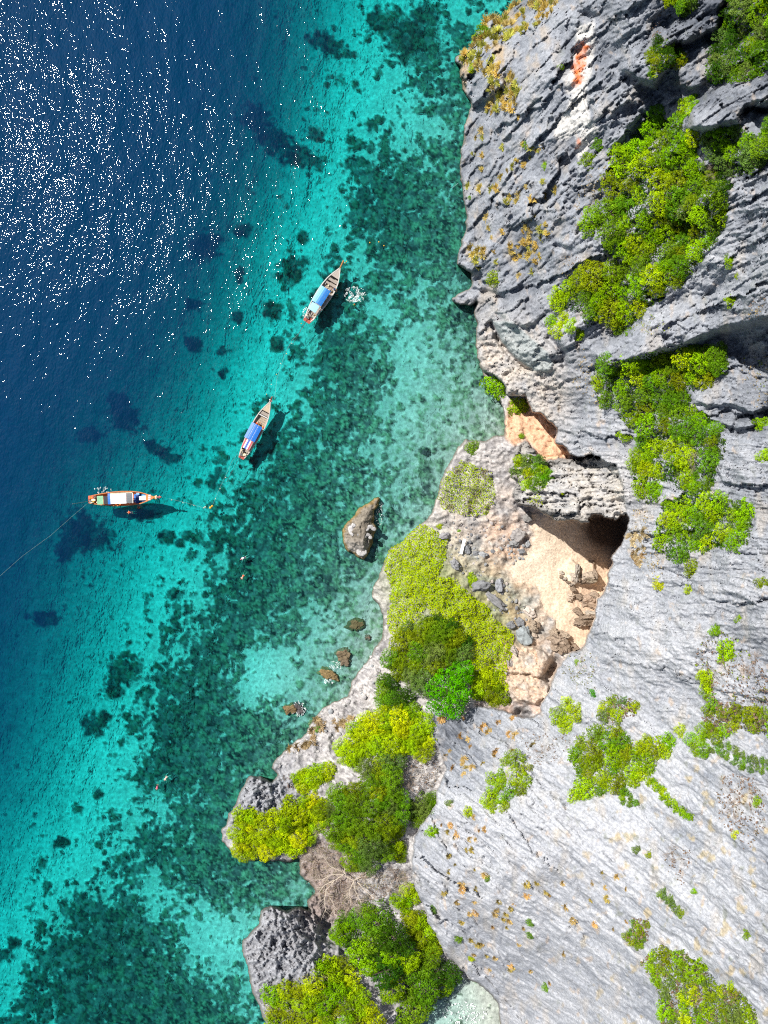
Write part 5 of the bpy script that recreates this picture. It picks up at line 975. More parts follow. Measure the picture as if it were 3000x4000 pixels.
foam(1385, 1165, 24, 14, 380, 'densest white foam right above the swimmer', 2, sz=.065)
foam(1480, 2000, 22, 55, 140, 'thin foam on the right flank of the tall sea rock', 3, sz=.07)
foam(1285, 2660, 22, 12, 260, 'foam under the ochre rock awash', 4, sz=.065)
foam(1310, 2600, 22, 22, 240, 'foam between the pair of rocks awash', 5, sz=.065)
foam(1165, 2768, 30, 30, 420, 'foam swirling over the brown rock awash', 6, .3, sz=.07)
foam(1200, 1225, 18, 26, 120, 'wash foam left of the upper boat stern', 7, .6, sz=.07)
foam(400, 1915, 36, 14, 160, 'wash foam along the orange boat side', 8, sz=.08)
foam(1810, 3960, 90, 45, 260, 'pale surf streaks in the small inlet at the bottom', 10, sz=.16)

# ------------------------------------------------------------------ people
SKIN = mat('skin', (.50, .30, .20), .55, .08, 8); SKINP = mat('pale_skin', (.62, .44, .36), .55, .08, 8)
def cloth(name, c): return mat(name, c, .75, .14, 6)
C_RED = cloth('red_orange_cloth', (.75, .10, .03)); C_NAVY = cloth('navy_cloth', (.02, .03, .09)); C_WHITE = cloth('white_cloth', (.75, .70, .68))
C_PINK = cloth('pink_cloth', (.65, .12, .20)); C_BLUE = cloth('blue_cloth', (.03, .16, .50)); C_BLACK = cloth('black_cloth', (.015, .015, .02)); C_HAIR = cloth('dark_hair', (.03, .02, .015)); C_BLOND = cloth('light_hair', (.55, .42, .25)); C_YEL = cloth('orange_yellow_cloth', (.80, .40, .04))
def body(parent, J, skin):
    """one skinned surface grown along the joints J (name -> (parent, position, radius)); pelvis first"""
    names = list(J); v = [J[n][1] for n in names]; e = [(names.index(J[n][0]), names.index(n)) for n in names if J[n][0]]
    me = bpy.data.meshes.new('body'); me.from_pydata(v, e, []); me.materials.append(skin); o = link(bpy.data.objects.new('body', me), parent)
    md = o.modifiers.new('skin', 'SKIN'); md.use_smooth_shade = True; sv = me.skin_vertices[0].data
    for i, n in enumerate(names):
        r = J[n][2]; sv[i].radius = (r, r) if not isinstance(r, tuple) else r; sv[i].use_root = (i == 0)
    sb = o.modifiers.new('subd', 'SUBSURF'); sb.levels = 1; sb.render_levels = 1; return o
def add_hand(J, wrist, pos, d, side):
    d = Vector(d).normalized(); n = Vector((0, 0, 1)) if abs(d.z) < .8 else Vector((1, 0, 0)); w = d.cross(n).normalized()*side
    p = Vector(pos); J[wrist+'_palm'] = (wrist, tuple(p+d*.07), (.036, .020))
    for k, (off, l) in enumerate(((-.030, .075), (-.010, .085), (.011, .080), (.031, .062))):
        a = p+d*.11+w*off; J[f'{wrist}_f{k}'] = (wrist+'_palm', tuple(a), .009); J[f'{wrist}_g{k}'] = (f'{wrist}_f{k}', tuple(a+d*l-n*.015), .007)
    a = p+d*.05-w*.05; J[wrist+'_t'] = (wrist+'_palm', tuple(a), .010); J[wrist+'_t2'] = (wrist+'_t', tuple(a+d*.04-w*.012), .008)
def prone(armL, armR, legL, legR, yaw=0.0):
    """swimmer lying on the water, head towards +x; arms given as elbow and wrist, legs as knee and ankle"""
    J = {'pelvis': (None, (0, 0, 0), (.15, .11)), 'waist': ('pelvis', (.17, 0, .01), (.13, .10)), 'chest': ('waist', (.38, 0, .02), (.16, .115)), 'neck': ('chest', (.56, 0, .03), .06),
         'head': ('neck', (.66, yaw*.03, .03), .085), 'crown': ('head', (.77, yaw*.06, .03), .09), 'top': ('crown', (.83, yaw*.07, .03), .06), 'nose': ('head', (.70, yaw*.05, -.065), .018)}
    for s, nm, (el, wr) in ((1, 'L', armL), (-1, 'R', armR)):
        J['sh'+nm] = ('chest', (.48, s*.19, .02), .065); J['el'+nm] = ('sh'+nm, el, .045); J['wr'+nm] = ('el'+nm, wr, .030)
        add_hand(J, 'wr'+nm, wr, Vector(wr)-Vector(el), s)
    for s, nm, (kn, an) in ((1, 'L', legL), (-1, 'R', legR)):
        J['hip'+nm] = ('pelvis', (-.07, s*.09, 0), .095); J['kn'+nm] = ('hip'+nm, kn, .062); J['ca'+nm] = ('kn'+nm, tuple(Vector(kn).lerp(Vector(an), .3)), .060); J['an'+nm] = ('ca'+nm, an, .036)
        d = (Vector(an)-Vector(kn)).normalized(); J['toe'+nm] = ('an'+nm, tuple(Vector(an)+d*.16+Vector((0, 0, -.03))), .030)
    return J
def ell(m, secs, n=12):
    m.loft([[(x, y+ry*math.cos(2*math.pi*k/n), z+rz*math.sin(2*math.pi*k/n)) for k in range(n)] for x, y, z, ry, rz in secs]); return m
def cap(parent, c, colr, r=.098, fx=1.0):
    m = MB(); ell(m, [(c[0]+dx*r*fx, c[1], c[2]+.02, r*q, r*q) for dx, q in ((-1.0, .35), (-.8, .75), (-.3, 1.0), (.3, 1.0), (.75, .72), (.98, .2))]); return m.build('hair', colr, parent, True)
def swimmer(px, py, heading, J, skin, label, hair=C_HAIR, vest=None, shorts=None, z=-.05, tilt=0, trunk=None):
    o = empty('person', P(px, py, z), R(heading)); o.rotation_euler = (0, R(tilt), R(heading)); body(o, J, skin); cap(o, (.765, J['crown'][1][1], .03), hair)
    if vest: m = MB(); ell(m, [(.16, 0, .015, .165, .13), (.30, 0, .02, .20, .16), (.44, 0, .025, .215, .165), (.53, 0, .03, .15, .12)]); m.build('vest', vest, o, True)
    if trunk: m = MB(); ell(m, [(.05, 0, .01, .16, .125), (.2, 0, .01, .15, .12), (.38, 0, .02, .19, .135), (.50, 0, .03, .19, .11), (.55, 0, .03, .1, .08)]); m.build('shirt', trunk, o, True)
    if shorts: m = MB(); ell(m, [(-.16, 0, 0, .19, .12), (-.05, 0, 0, .185, .13), (.07, 0, .01, .16, .12)]); m.build('shorts', shorts, o, True)
    tag(o, label, 'person'); return o
A_F = lambda s: ((.74, s*.26, -.02), (.98, s*.20, -.03)); A_S = lambda s: ((.56, s*.42, -.02), (.80, s*.52, -.04)); A_B = lambda s: ((.28, s*.36, -.04), (.06, s*.42, -.05))
L_1 = lambda s, sp=.1: ((-.48, s*(.09+sp*.5), -.03), (-.88, s*(.09+sp), -.05))
swimmer(955, 2178, 205, prone(A_S(1), A_B(-1), ((-.42, .30, -.03), (-.80, .22, -.04)), L_1(-1, .08)), SKINP, 'snorkeller in a white shirt and navy shorts above the dark reef', trunk=C_WHITE, shorts=C_NAVY, hair=C_PINK)
swimmer(950, 2250, 238, prone(((.66, .34, -.02), (.90, .42, -.04)), ((.62, -.30, -.06), (.86, -.22, -.08)), L_1(1, .16), L_1(-1, .22)), SKIN, 'tanned swimmer in red trunks, just below the snorkeller in white', shorts=C_RED)
swimmer(615, 3070, 258, prone(A_F(1), A_F(-1), L_1(1, .02), L_1(-1, .02)), SKIN, 'swimmer in a pink top stretched straight, lower left of the bottom pair', hair=C_HAIR, trunk=C_PINK, shorts=C_BLACK)
swimmer(650, 3036, 238, prone(A_S(1), A_F(-1), ((-.38, .26, -.02), (-.72, .50, -.04)), ((-.42, -.30, -.03), (-.78, -.12, -.05))), SKINP, 'pale swimmer with legs spread, upper right of the bottom pair', hair=C_HAIR)
swimmer(512, 2002, 178, prone(((.54, .40, 0), (.60, .62, .02)), ((.50, -.42, 0), (.62, -.66, .0)), L_1(1, .05), L_1(-1, .12)), SKIN, 'swimmer in a red life vest and dark shorts beside the orange boat', vest=C_RED, shorts=C_NAVY)
def upright(px, py, heading, skin, label, vest, hair, z=-.62, arms=None):
    """floats upright in the water, head and shoulders out"""
    o = empty('person', P(px, py, z), R(heading))
    J = {'pelvis': (None, (0, 0, -.15), (.15, .11)), 'waist': ('pelvis', (0, 0, .05), (.13, .10)), 'chest': ('waist', (.02, 0, .32), (.17, .12)), 'neck': ('chest', (.02, 0, .52), .06), 'head': ('neck', (.04, 0, .62), .085), 'crown': ('head', (.03, 0, .73), .09), 'nose': ('head', (.13, 0, .65), .018)}
    for s, nm in ((1, 'L'), (-1, 'R')):
        el = (.16, s*.36, .36) if not arms else arms[0](s); wr = (.40, s*.30, .50) if not arms else arms[1](s)
        J['sh'+nm] = ('chest', (.0, s*.19, .45), .065); J['el'+nm] = ('sh'+nm, el, .045); J['wr'+nm] = ('el'+nm, wr, .03); add_hand(J, 'wr'+nm, wr, Vector(wr)-Vector(el), s)
        J['hip'+nm] = ('pelvis', (0, s*.10, -.22), .095); J['kn'+nm] = ('hip'+nm, (.14, s*.13, -.60), .062); J['an'+nm] = ('kn'+nm, (-.02, s*.13, -.98), .036); J['toe'+nm] = ('an'+nm, (.12, s*.14, -1.05), .03)
    body(o, J, skin)
    m = MB(); m.loft([[(.02+ry*.72*math.cos(2*math.pi*k/12), ry*math.sin(2*math.pi*k/12), zz) for k in range(12)] for zz, ry in ((.02, .19), (.2, .23), (.40, .25), (.50, .22), (.53, .12))]); m.build('vest', vest, o, True)
    m = MB(); m.loft([[(.0+rr*math.cos(2*math.pi*k/12), rr*math.sin(2*math.pi*k/12), zz) for k in range(12)] for zz, rr in ((.66, .10), (.72, .112), (.78, .10), (.82, .06), (.835, .01))]); m.build('hair', hair, o, True)
    tag(o, label, 'person'); return o
upright(1318, 1156, 150, SKIN, 'swimmer in a red life vest close to the upper boat', C_RED, C_HAIR)
upright(1385, 1193, 240, SKIN, 'swimmer in an orange vest below the white splash', C_YEL, C_RED)
upright(545, 1983, 95, SKIN, 'person in a red vest reaching up to the ladder of the orange boat', C_RED, C_HAIR, z=-.40, arms=(lambda s: (.30, s*.2, .52), lambda s: (.52, s*.13, .62)))

# ------------------------------------------------------------------ long-tail boats
def wood(name, c, sc=7): return mat(name, c, .8, .22, sc)
W_GREY = wood('weathered_wood', (.30, .255, .215)); W_TAN = wood('pale_deck_wood', (.46, .37, .26)); W_RIM = mat('white_grey_paint', (.52, .50, .47), .6, .12); W_DARK = wood('dark_bilge_wood', (.06, .045, .04)); W_RED = mat('red_paint', (.33, .05, .025), .6, .15)
W_ORG = mat('orange_paint', (.62, .16, .025), .5, .12); W_ORGD = wood('orange_brown_rim', (.34, .12, .05)); M_BLUE1 = mat('blue_tarp', (.010, .14, .52), .45, .15, 4); M_BLUE2 = mat('pale_blue_panel', (.14, .40, .72), .45, .06, 4); M_BLUE3 = mat('sky_blue_sheet', (.28, .60, .76), .5, .05); M_BLUEM = mat('mid_blue_panel', (.04, .26, .62), .45, .06, 4); M_BLUED = mat('deep_blue_panel', (.006, .15, .46), .45, .06, 4)
M_METAL = mat('dull_steel', (.30, .30, .30), .4, .2, 9, .7); M_ENG = mat('oily_engine', (.10, .085, .06), .5, .4, 9); M_CREAM = mat('cream_cloth', (.70, .60, .42), .8, .1); M_WPANEL = mat('white_panel', (.80, .80, .80), .6, .03); M_BLACKP = mat('black_panel', (.02, .022, .028), .35, .2, 5); M_GREYP = mat('grey_slatted_panel', (.11, .12, .13), .5, .15, 5); M_GREEN = mat('green_canvas', (.22, .45, .26), .8, .15); M_FRED = mat('flag_red', (.50, .10, .12), .8, .1); M_ROPE = mat('rope', (.20, .34, .34), .8, .1); M_ROPED = mat('dark_rope', (.03, .06, .06), .8, .1); M_YEL = mat('yellow_ribbon', (.75, .42, .02), .7, .1); M_INK = mat('grey_ink', (.42, .42, .42), .8, .1)
def hull_w(t): 
    k = [(0, .46), (.08, .62), (.2, .80), (.35, .95), (.5, 1.0), (.65, .95), (.78, .78), (.88, .50), (.95, .24), (1, .06)]
    for (a, p), (b, q) in zip(k, k[1:]):
        if t <= b: u = (t-a)/(b-a); return p+(q-p)*u
    return .06
def hull_h(t): return .62+.10*(1-t)**3+.75*max(0, t-.55)**2/.2025
class Boat:
    def __init__(s, bow, stern, beam, label, hullm, rimm, name='longtail_boat'):
        b = P(*bow, .6); a = P(*stern, .6); s.L = (b-a).length; s.B = beam/2; s.o = empty(name, (a.x, a.y, 0), math.atan2(b.y-a.y, b.x-a.x)); tag(s.o, label, 'boat')
        L, B = s.L, s.B; N_ = 26; out = []; inn = []
        for i in range(N_+1):
            t = i/N_; w = B*hull_w(t); h = hull_h(t); x = t*L; d = -.35+.5*max(0, t-.75)*2
            out.append([(x, w, h), (x, w*.94, h*.4), (x, w*.62, d*.7), (x, 0, d), (x, -w*.62, d*.7), (x, -w*.94, h*.4), (x, -w, h)])
            wi = max(w-.09, .01); inn.append([(x, -wi, h), (x, -wi*.92, h*.45), (x, -wi*.6, min(.05, h)), (x, 0, min(.02, h)), (x, wi*.6, min(.05, h)), (x, wi*.92, h*.45), (x, wi, h)])
        m = MB(); m.loft([a_+b_ for a_, b_ in zip(out, inn)]); m.build('hull', hullm, s.o, True)
        for sd in (1, -1):
            m = MB(); m.loft([[(i/N_*L, sd*(B*hull_w(i/N_)+.04), hull_h(i/N_)+.003), (i/N_*L, sd*(B*hull_w(i/N_)+.04), hull_h(i/N_)+.06), (i/N_*L, sd*max(B*hull_w(i/N_)-.12, 0), hull_h(i/N_)+.06), (i/N_*L, sd*max(B*hull_w(i/N_)-.12, 0), hull_h(i/N_)+.003)] for i in range(N_+1)]); m.build('gunwale', rimm, s.o)
    def cross(s, name, t0, t1, z, mt, inset=.10, th=.03, full=None, par=None, zrel=True):
        """a board or deck piece spanning the hull between t0 and t1"""
        m = MB(); secs = []
        for i in range(5):
            t = t0+(t1-t0)*i/4; w = max(s.B*hull_w(t)-inset, .02) if full is None else full; zz = (hull_h(t) if zrel else 0)+z
            secs.append([(t*s.L, w, zz), (t*s.L, w, zz+th), (t*s.L, -w, zz+th), (t*s.L, -w, zz)])
        m.loft(secs); return m.build(name, mt, par or s.o)
    def rect(s, name, t0, t1, y0, y1, z, mt, th=.04, par=None, crown=0.0):
        m = MB(); n = 4; secs = []
        for i in range(n+1):
            y = y0+(y1-y0)*i/n; zz = z+crown*(1-(y/s.B)**2)
            secs.append([(t0*s.L, y, zz), (t0*s.L, y, zz+th), (t1*s.L, y, zz+th), (t1*s.L, y, zz)])
        m.loft(secs); return m.build(name, mt, par or s.o)
    def posts(s, ts, y, z1, mt=None):
        for t in ts:
            for sd in (1, -1): m = MB(); m.tube([(t*s.L, sd*y, .5), (t*s.L, sd*y, z1)], .03, 6); m.build('post', mt or M_METAL, s.o)
    def planks(s, t0, t1, n, z, mts, inset=.22, zrel=False):
        for i in range(n):
            a = t0+(t1-t0)*i/n; b = t0+(t1-t0)*(i+1)/n-.02/s.L
            s.cross('plank', a, b, z+.012*((i*7) % 3), mts[i % len(mts)], inset, .03, zrel=zrel)
    def prow(s, length, rise, mt, r=.10):
        z0 = hull_h(1)-.1; m = MB(); m.tube([(s.L-.5, 0, z0-.35), (s.L, 0, z0), (s.L+length*.6, 0, z0+rise*.6), (s.L+length, 0, z0+rise)], r, 8, r*1.15); m.build('prow_post', mt, s.o)
    def ribbon(s, x, z, r, mt, n=1):
        m = MB(); rg = random.Random(3)
        for i in range(7):
            a = i*.9; m.tube([(s.L+x, 0, z), (s.L+x+.12*math.cos(a), r*math.sin(a), z+.03*math.cos(2*a)), (s.L+x+rg.uniform(-.15, .15), r*1.25*math.sin(a+.4), z-.12)], r*.42, 6, r*.25)
        m.build('ribbon', mt, s.o, True)
    def engine(s, side, shaft, ang):
        x = .035*s.L; m = MB(); m.box(x-.28, x+.32, side-.2, side+.2, .75, 1.05); m.build('engine', M_ENG, s.o)
        m = MB(); m.tube([(x-.1, side-.25, .98), (x-.1, side+.25, .98)], .14, 10); m.build('flywheel', M_METAL, s.o)
        m = MB(); m.tube([(x+.1, side, 1.08), (x+.1, side, 1.2), (x-.1, side+.12, 1.2)], .05, 6); m.build('exhaust_pipe', M_METAL, s.o)
        m = MB(); m.tube([(x-.2, side, .95), (x-.2-shaft*math.cos(ang), side-shaft*math.sin(ang), .06)], .035, 6); sh = m.build('propeller_shaft', M_ROPED, s.o)
        e = Vector((x-.2-shaft*math.cos(ang), side-shaft*math.sin(ang), .06)); m = MB()
        for k in range(3): a = 2.09*k; m.box(e.x-.02, e.x+.02, e.y-.03, e.y+.03, .06, .2) if k == 0 else m.tube([e, e+Vector((0, .13*math.cos(a), .13*math.sin(a)))], .03, 4, .05)
        m.build('propeller', M_METAL, sh)
        m = MB(); m.tube([(x+.2, side, 1.0), (x+.9, side+.1, 1.15)], .025, 5); m.build('tiller', M_METAL, s.o)
# upper boat: blue striped roof
b1 = Boat((1329, 1053), (1202, 1250), 2.95, 'grey wooden long-tail boat with striped blue roof, nearest the cliff', W_GREY, W_RIM)
b1.cross('bow_deck', .835, .985, .0, wood('grey_deck', (.38, .325, .28)), .1, .03)
b1.planks(.30, .70, 14, .10, [W_GREY, wood('brown_boards', (.20, .13, .09)), W_GREY], .35)
for t0, t1 in ((.755, .80), (.69, .725)): b1.cross('thwart', t0, t1, -.18, W_GREY, .16, .05)
b1.posts((.30, .43, .57), 1.0, 1.95)
for y0, y1, mt in ((1.06, .42, M_BLUE2), (.42, .16, mat('blue_stripe_light', (.16, .45, .74), .45, .05)), (.16, -.22, M_BLUEM), (-.22, -.66, M_BLUED), (-.66, -1.06, M_BLUED)):
    b1.rect('roof_panel', .285, .58, y1+.012, y0-.012, 1.95+.02*(mt is M_BLUEM), mt, crown=.16)
b1.rect('rear_roof', .145, .275, -.78, .78, 1.80, M_BLUE3, crown=.08); b1.posts((.16, .26), .72, 1.8)
b1.cross('stern_platform', -.045, .055, .0, W_RED, -.12, .05); b1.engine(.12, 5.4, .02); b1.prow(1.3, .9, wood('orange_brown_prow', (.45, .20, .06)), .13)
m = MB(); m.box(.05*b1.L, .16*b1.L, .62, .72, .78, .86); m.build('rail', W_RIM, b1.o); m = MB(); m.box(.05*b1.L, .28*b1.L, -1.0, -.9, .80, .88); m.build('rail', W_RIM, b1.o)
# middle boat: plain blue tarp and a striped flag cloth
b2 = Boat((1058, 1572), (945, 1785), 2.55, 'weathered long-tail boat with plain blue tarp, the middle one of three', W_GREY, mat('pale_rim_paint', (.50, .45, .41), .7, .15))
b2.cross('bow_deck', .83, .985, .0, W_TAN, .1, .03)
b2.planks(.60, .735, 11, .16, [W_TAN, wood('tan_boards', (.36, .28, .20)), W_GREY], .30); b2.planks(.30, .60, 8, .12, [wood('orange_boards', (.40, .20, .08))], .35)
b2.cross('thwart', .765, .815, -.14, W_GREY, .14, .05); b2.cross('thwart', .738, .755, -.10, W_RIM, .12, .05)
b2.posts((.31, .44, .57), 1.0, 1.9); b2.rect('roof_tarp', .305, .575, -1.08, 1.08, 1.9, M_BLUE1, crown=.15)
for y in (-.32, .30): m = MB(); m.tube([(.305*b2.L, y, 2.09), (.575*b2.L, y, 2.09)], .022, 5); m.build('roof_cord', M_WPANEL, b2.o)
for y0, y1, mt in ((.78, .48, M_FRED), (.48, .22, M_WPANEL), (.22, -.16, mat('flag_blue', (.08, .14, .48), .8, .1)), (-.16, -.42, M_WPANEL), (-.42, -.72, M_FRED)):
    b2.rect('flag_stripe', .145, .30, y1+.004, y0-.004, 1.45, mt, .03, crown=.12)
b2.posts((.16, .29), .7, 1.45)
b2.cross('stern_platform', -.03, .06, .0, W_RED, -.02, .05); b2.engine(.25, 5.6, -.04); b2.prow(.95, .7, wood('red_brown_prow', (.22, .07, .04)), .12); b2.ribbon(.28, 1.45, .26, cloth('pink_white_ribbon', (.75, .52, .50))); b2.ribbon(-.05, 1.30, .16, cloth('pale_blue_ribbon', (.55, .62, .75)))
for t, y in ((.37, 1.28), (.52, -1.36)):
    m = MB(); m.tube([(t*b2.L+.2*math.cos(a), y+.0, .35+.2*math.sin(a)) for a in [k*math.pi/6 for k in range(13)]], .07, 8); m.build('tyre_fender', C_BLACK, b2.o, True)
m = MB(); m.box(.02*b2.L, .06*b2.L, -.25, .05, .82, .98); m.build('fuel_can', M_CREAM, b2.o)
# lower boat: orange, white roof with faint writing
b3 = Boat((607, 1943), (349, 1952), 2.75, 'orange long-tail boat with white lettered roof, the leftmost of three', W_ORG, wood('orange_rim', (.50, .17, .05)))
b3.cross('bow_deck', .865, .985, .0, W_ORG, .08, .03); b3.cross('floor', .66, .885, -.62, M_BLUE1, .25, .04)
m = MB()
for i in range(3): m.box(.905*b3.L, .95*b3.L, -.5+.36*i, -.22+.36*i, hull_h(.93)+.035, hull_h(.93)+.045)
m = None
for i in range(3):
    m = MB(); m.box((.905+.004*i)*b3.L, (.94+.004*i)*b3.L, -.5+.36*i, -.20+.36*i, hull_h(.93)+.08, hull_h(.93)+.10); m.build('name_plate', cloth('pink_white_paint', (.75, .58, .56)), b3.o)
b3.posts((.37, .5, .64), .98, 1.9)
b3.rect('white_roof', .365, .60, -.96, .88, 1.92, M_WPANEL, crown=.05); b3.rect('grey_roof', .603, .69, -.92, .92, 1.90, M_GREYP, crown=.05); b3.rect('roof_edge', .36, .69, .93, 1.06, 1.86, M_CREAM); b3.rect('roof_bar', .692, .70, -.95, .95, 1.9, M_WPANEL)
b3.rect('blue_tarp', .315, .36, -1.0, 1.0, 1.6, M_BLUE1, crown=.1); b3.rect('black_panel', .245, .312, -.95, .52, 1.5, M_BLACKP); b3.rect('green_canopy', .15, .242, -.98, .60, 1.5, M_GREEN, crown=.08); b3.posts((.16, .24, .31), .55, 1.5)
b3.rect('white_cover', .755, .87, -.42, .30, .55, M_WPANEL, .25); b3.rect('cool_box', .72, .765, .62, .95, .6, mat('light_blue_box', (.20, .42, .80), .5), .3); b3.rect('side_tarp', .79, .87, -.62, .62, .45, mat('pale_blue_tarp', (.12, .38, .75), .6), .04); b3.rect('bow_bench', .70, .75, -1.0, .55, .5, mat('dark_blue_tarp', (.01, .05, .25), .6), .05)
b3.cross('stern_platform', -.01, .10, .0, W_RED, -.02, .05); b3.rect('red_box', .0, .075, .15, .72, .80, mat('red_orange_paint', (.62, .09, .03), .5), .2); b3.engine(-.28, 3.6, .10)
m = MB(); m.tube([(.03*b3.L, .75, 1.0), (.03*b3.L, .1, 1.05)], .06, 6); m.build('ribbon', M_YEL, b3.o); m = MB(); m.box(.05*b3.L, .11*b3.L, -.28, .10, .98, 1.2); m.build('fuel_can', M_CREAM, b3.o)
b3.prow(1.6, .8, wood('dark_prow', (.30, .10, .08)), .12); b3.ribbon(.45, 1.55, .30, M_CREAM); b3.ribbon(.08, 1.35, .20, M_YEL); b3.ribbon(1.15, 1.80, .20, C_PINK)
m = MB()
for sy in (-.25, .25): m.tube([(.755*b3.L+sy, -1.2, .75), (.755*b3.L+sy, -1.62, .15), (.755*b3.L+sy, -1.7, -.5)], .03, 5)
for q in range(3): m.tube([(.755*b3.L-.25, -1.35-.14*q, .55-.2*q), (.755*b3.L+.25, -1.35-.14*q, .55-.2*q)], .025, 5)
m.build('ladder', M_METAL, b3.o)
def clutter(bt, seed, t0, t1, n, cols, z=.3):
    rg = random.Random(seed)
    for _ in range(n):
        t = rg.uniform(t0, t1); y = rg.uniform(-.75, .75)*bt.B*hull_w(t); r = rg.uniform(.10, .2); m = MB(); x = t*bt.L
        m.loft([[(x+r*q*math.cos(2*math.pi*k/8)*1.3, y+r*q*math.sin(2*math.pi*k/8), z+h) for k in range(8)] for h, q in ((0, .9), (.12, 1.1), (.24, .8), (.3, .3))]); m.build('bag', rg.choice(cols), bt.o, True)
    m = MB()
    for q in range(3): m.tube([(t0*bt.L+.5+(.16+.04*q)*math.cos(a*.7), .35+(.16+.04*q)*math.sin(a*.7), z+.1+.03*q) for a in range(10)], .02, 4)
    m.build('rope_coil', M_CREAM, bt.o)
clutter(b1, 1, .03, .14, 7, [M_ENG, M_METAL, M_CREAM, C_BLACK, M_YEL], .7); clutter(b1, 2, .60, .68, 4, [C_WHITE, C_BLUE, M_CREAM, C_RED], .15)
clutter(b2, 3, .02, .15, 8, [M_ENG, C_BLACK, M_METAL, M_CREAM], .7); clutter(b2, 4, .58, .62, 4, [C_YEL, C_RED, M_CREAM], .2)
clutter(b3, 5, .03, .14, 7, [M_ENG, M_CREAM, C_BLACK, M_YEL], .8); clutter(b3, 6, .70, .86, 5, [C_BLUE, C_WHITE, M_BLUE3], .2)
# faint upside-down handwriting on the white roof, four rows
rg = random.Random(12)
for row, (yc, x0, x1, hh) in enumerate(((.52, .425, .515, .16), (.18, .42, .53, .20), (-.14, .42, .535, .24), (-.56, .40, .585, .28))):
    m = MB(); x = x0*b3.L
    while x < x1*b3.L:
        w = rg.uniform(.10, .2); zz = 1.985
        for _ in range(2):
            p = [(x+rg.random()*w, yc+rg.uniform(-.5, .5)*hh) for _ in range(3)]
            m.tube([(a, b, zz) for a, b in p], .012, 4)
        if rg.random() < .4: m.tube([(x+w*.5, yc-hh*.6, zz), (x+w*.6, yc+hh*.6, zz)], .012, 4)
        x += w+rg.uniform(.03, .12)
    m.build('lettering', M_INK, b3.o)
# people on board
def sitter(boat, t, y, z, face, shirt, hair, label):
    c = boat.o.matrix_basis @ Vector((t*boat.L, y, z)); o = empty('person', c, boat.o.rotation_euler.z+R(face))
    J = {'pelvis': (None, (0, 0, .10), (.15, .12)), 'waist': ('pelvis', (.02, 0, .25), (.13, .10)), 'chest': ('waist', (.05, 0, .46), (.16, .11)), 'neck': ('chest', (.08, 0, .62), .055), 'head': ('neck', (.11, 0, .71), .08), 'crown': ('head', (.10, 0, .80), .088), 'nose': ('head', (.19, 0, .74), .016)}
    for s, nm in ((1, 'L'), (-1, 'R')):
        J['sh'+nm] = ('chest', (.04, s*.18, .55), .06); J['el'+nm] = ('sh'+nm, (.14, s*.24, .32), .042); J['wr'+nm] = ('el'+nm, (.34, s*.16, .24), .028); add_hand(J, 'wr'+nm, (.34, s*.16, .24), (.8, -s*.2, -.1), s)
        J['hip'+nm] = ('pelvis', (.08, s*.1, .09), .09); J['kn'+nm] = ('hip'+nm, (.46, s*.13, .12), .062); J['an'+nm] = ('kn'+nm, (.48, s*.12, -.28), .038); J['toe'+nm] = ('an'+nm, (.62, s*.13, -.32), .03)
    body(o, J, SKIN)
    m = MB(); m.loft([[(q+ry*.68*math.cos(2*math.pi*k/12), ry*math.sin(2*math.pi*k/12), zz) for k in range(12)] for zz, ry, q in ((.14, .17, .02), (.3, .16, .03), (.48, .20, .05), (.57, .19, .06), (.62, .09, .07))]); m.build('shirt', shirt, o, True)
    m = MB(); m.loft([[(.09+rr*math.cos(2*math.pi*k/12), rr*math.sin(2*math.pi*k/12), zz) for k in range(12)] for zz, rr in ((.72, .095), (.79, .105), (.85, .09), (.89, .05), (.90, .01))]); m.build('hair', hair, o, True)
    tag(o, label, 'person')
sitter(b1, .665, -1.12, .62, -90, C_BLUE, C_NAVY, 'person in blue sitting on the edge of the upper boat')
sitter(b1, .615, -.42, .16, 20, C_WHITE, C_BLOND, 'light haired person sitting on the floor of the upper boat')
sitter(b2, .595, .05, .14, 10, C_YEL, C_HAIR, 'person in orange just in front of the plain blue tarp')

# ------------------------------------------------------------------ mooring lines, floats, board
def rope(pts, label, mt=M_ROPE, r=.016, z=.06):
    m = MB(); m.tube([P(x, y, q[0] if q else z) for x, y, *q in pts], r, 5); o = m.build('mooring_rope', mt); tag(o, label, 'rope')
rope([(0, 2250), (90, 2170), (200, 2090), (290, 2010), (340, 1968), (352, 1960, .6)], 'long pale mooring rope from the orange boat to the left edge')
rope([(636, 1943, 1.4), (660, 1948), (720, 1962), (790, 1982), (815, 1985)], 'mooring rope from the orange boat prow to the yellow float')
rope([(830, 1975), (850, 1925), (880, 1860), (905, 1805), (928, 1772, .8)], 'thin rope from the yellow float to the middle boat')
rope([(1072, 1560, 1.2), (1082, 1480), (1110, 1390), (1140, 1330), (1170, 1300), (1195, 1258, .8)], 'line of small floats between middle and upper boats', r=.02)
rope([(1768, 733, 1.0), (1790, 716, 2.5)], 'pale stick poking out from the dark cliff over the water', r=.05)
def ball(px, py, r, mt, label, name='float', group=None):
    m = MB(); n = 10; secs = [[(r*math.sin(t)*math.cos(2*math.pi*k/n), r*math.sin(t)*math.sin(2*math.pi*k/n), r*math.cos(t)) for k in range(n)] for t in (.15, .6, 1.05, 1.57, 2.1, 2.6, 3.0)]
    m.loft(secs); o = m.build(name, mt, None, True); o.location = P(px, py, .05); tag(o, label, 'buoy', group)
M_FLOAT = mat('pale_float', (.75, .68, .50), .6, .1); M_FY = mat('yellow_float', (.80, .42, .01), .5, .1)
ball(822, 1983, .24, M_FY, 'yellow float at the meeting of the two mooring ropes'); ball(829, 1977, .20, M_FY, 'smaller yellow float touching the larger one')
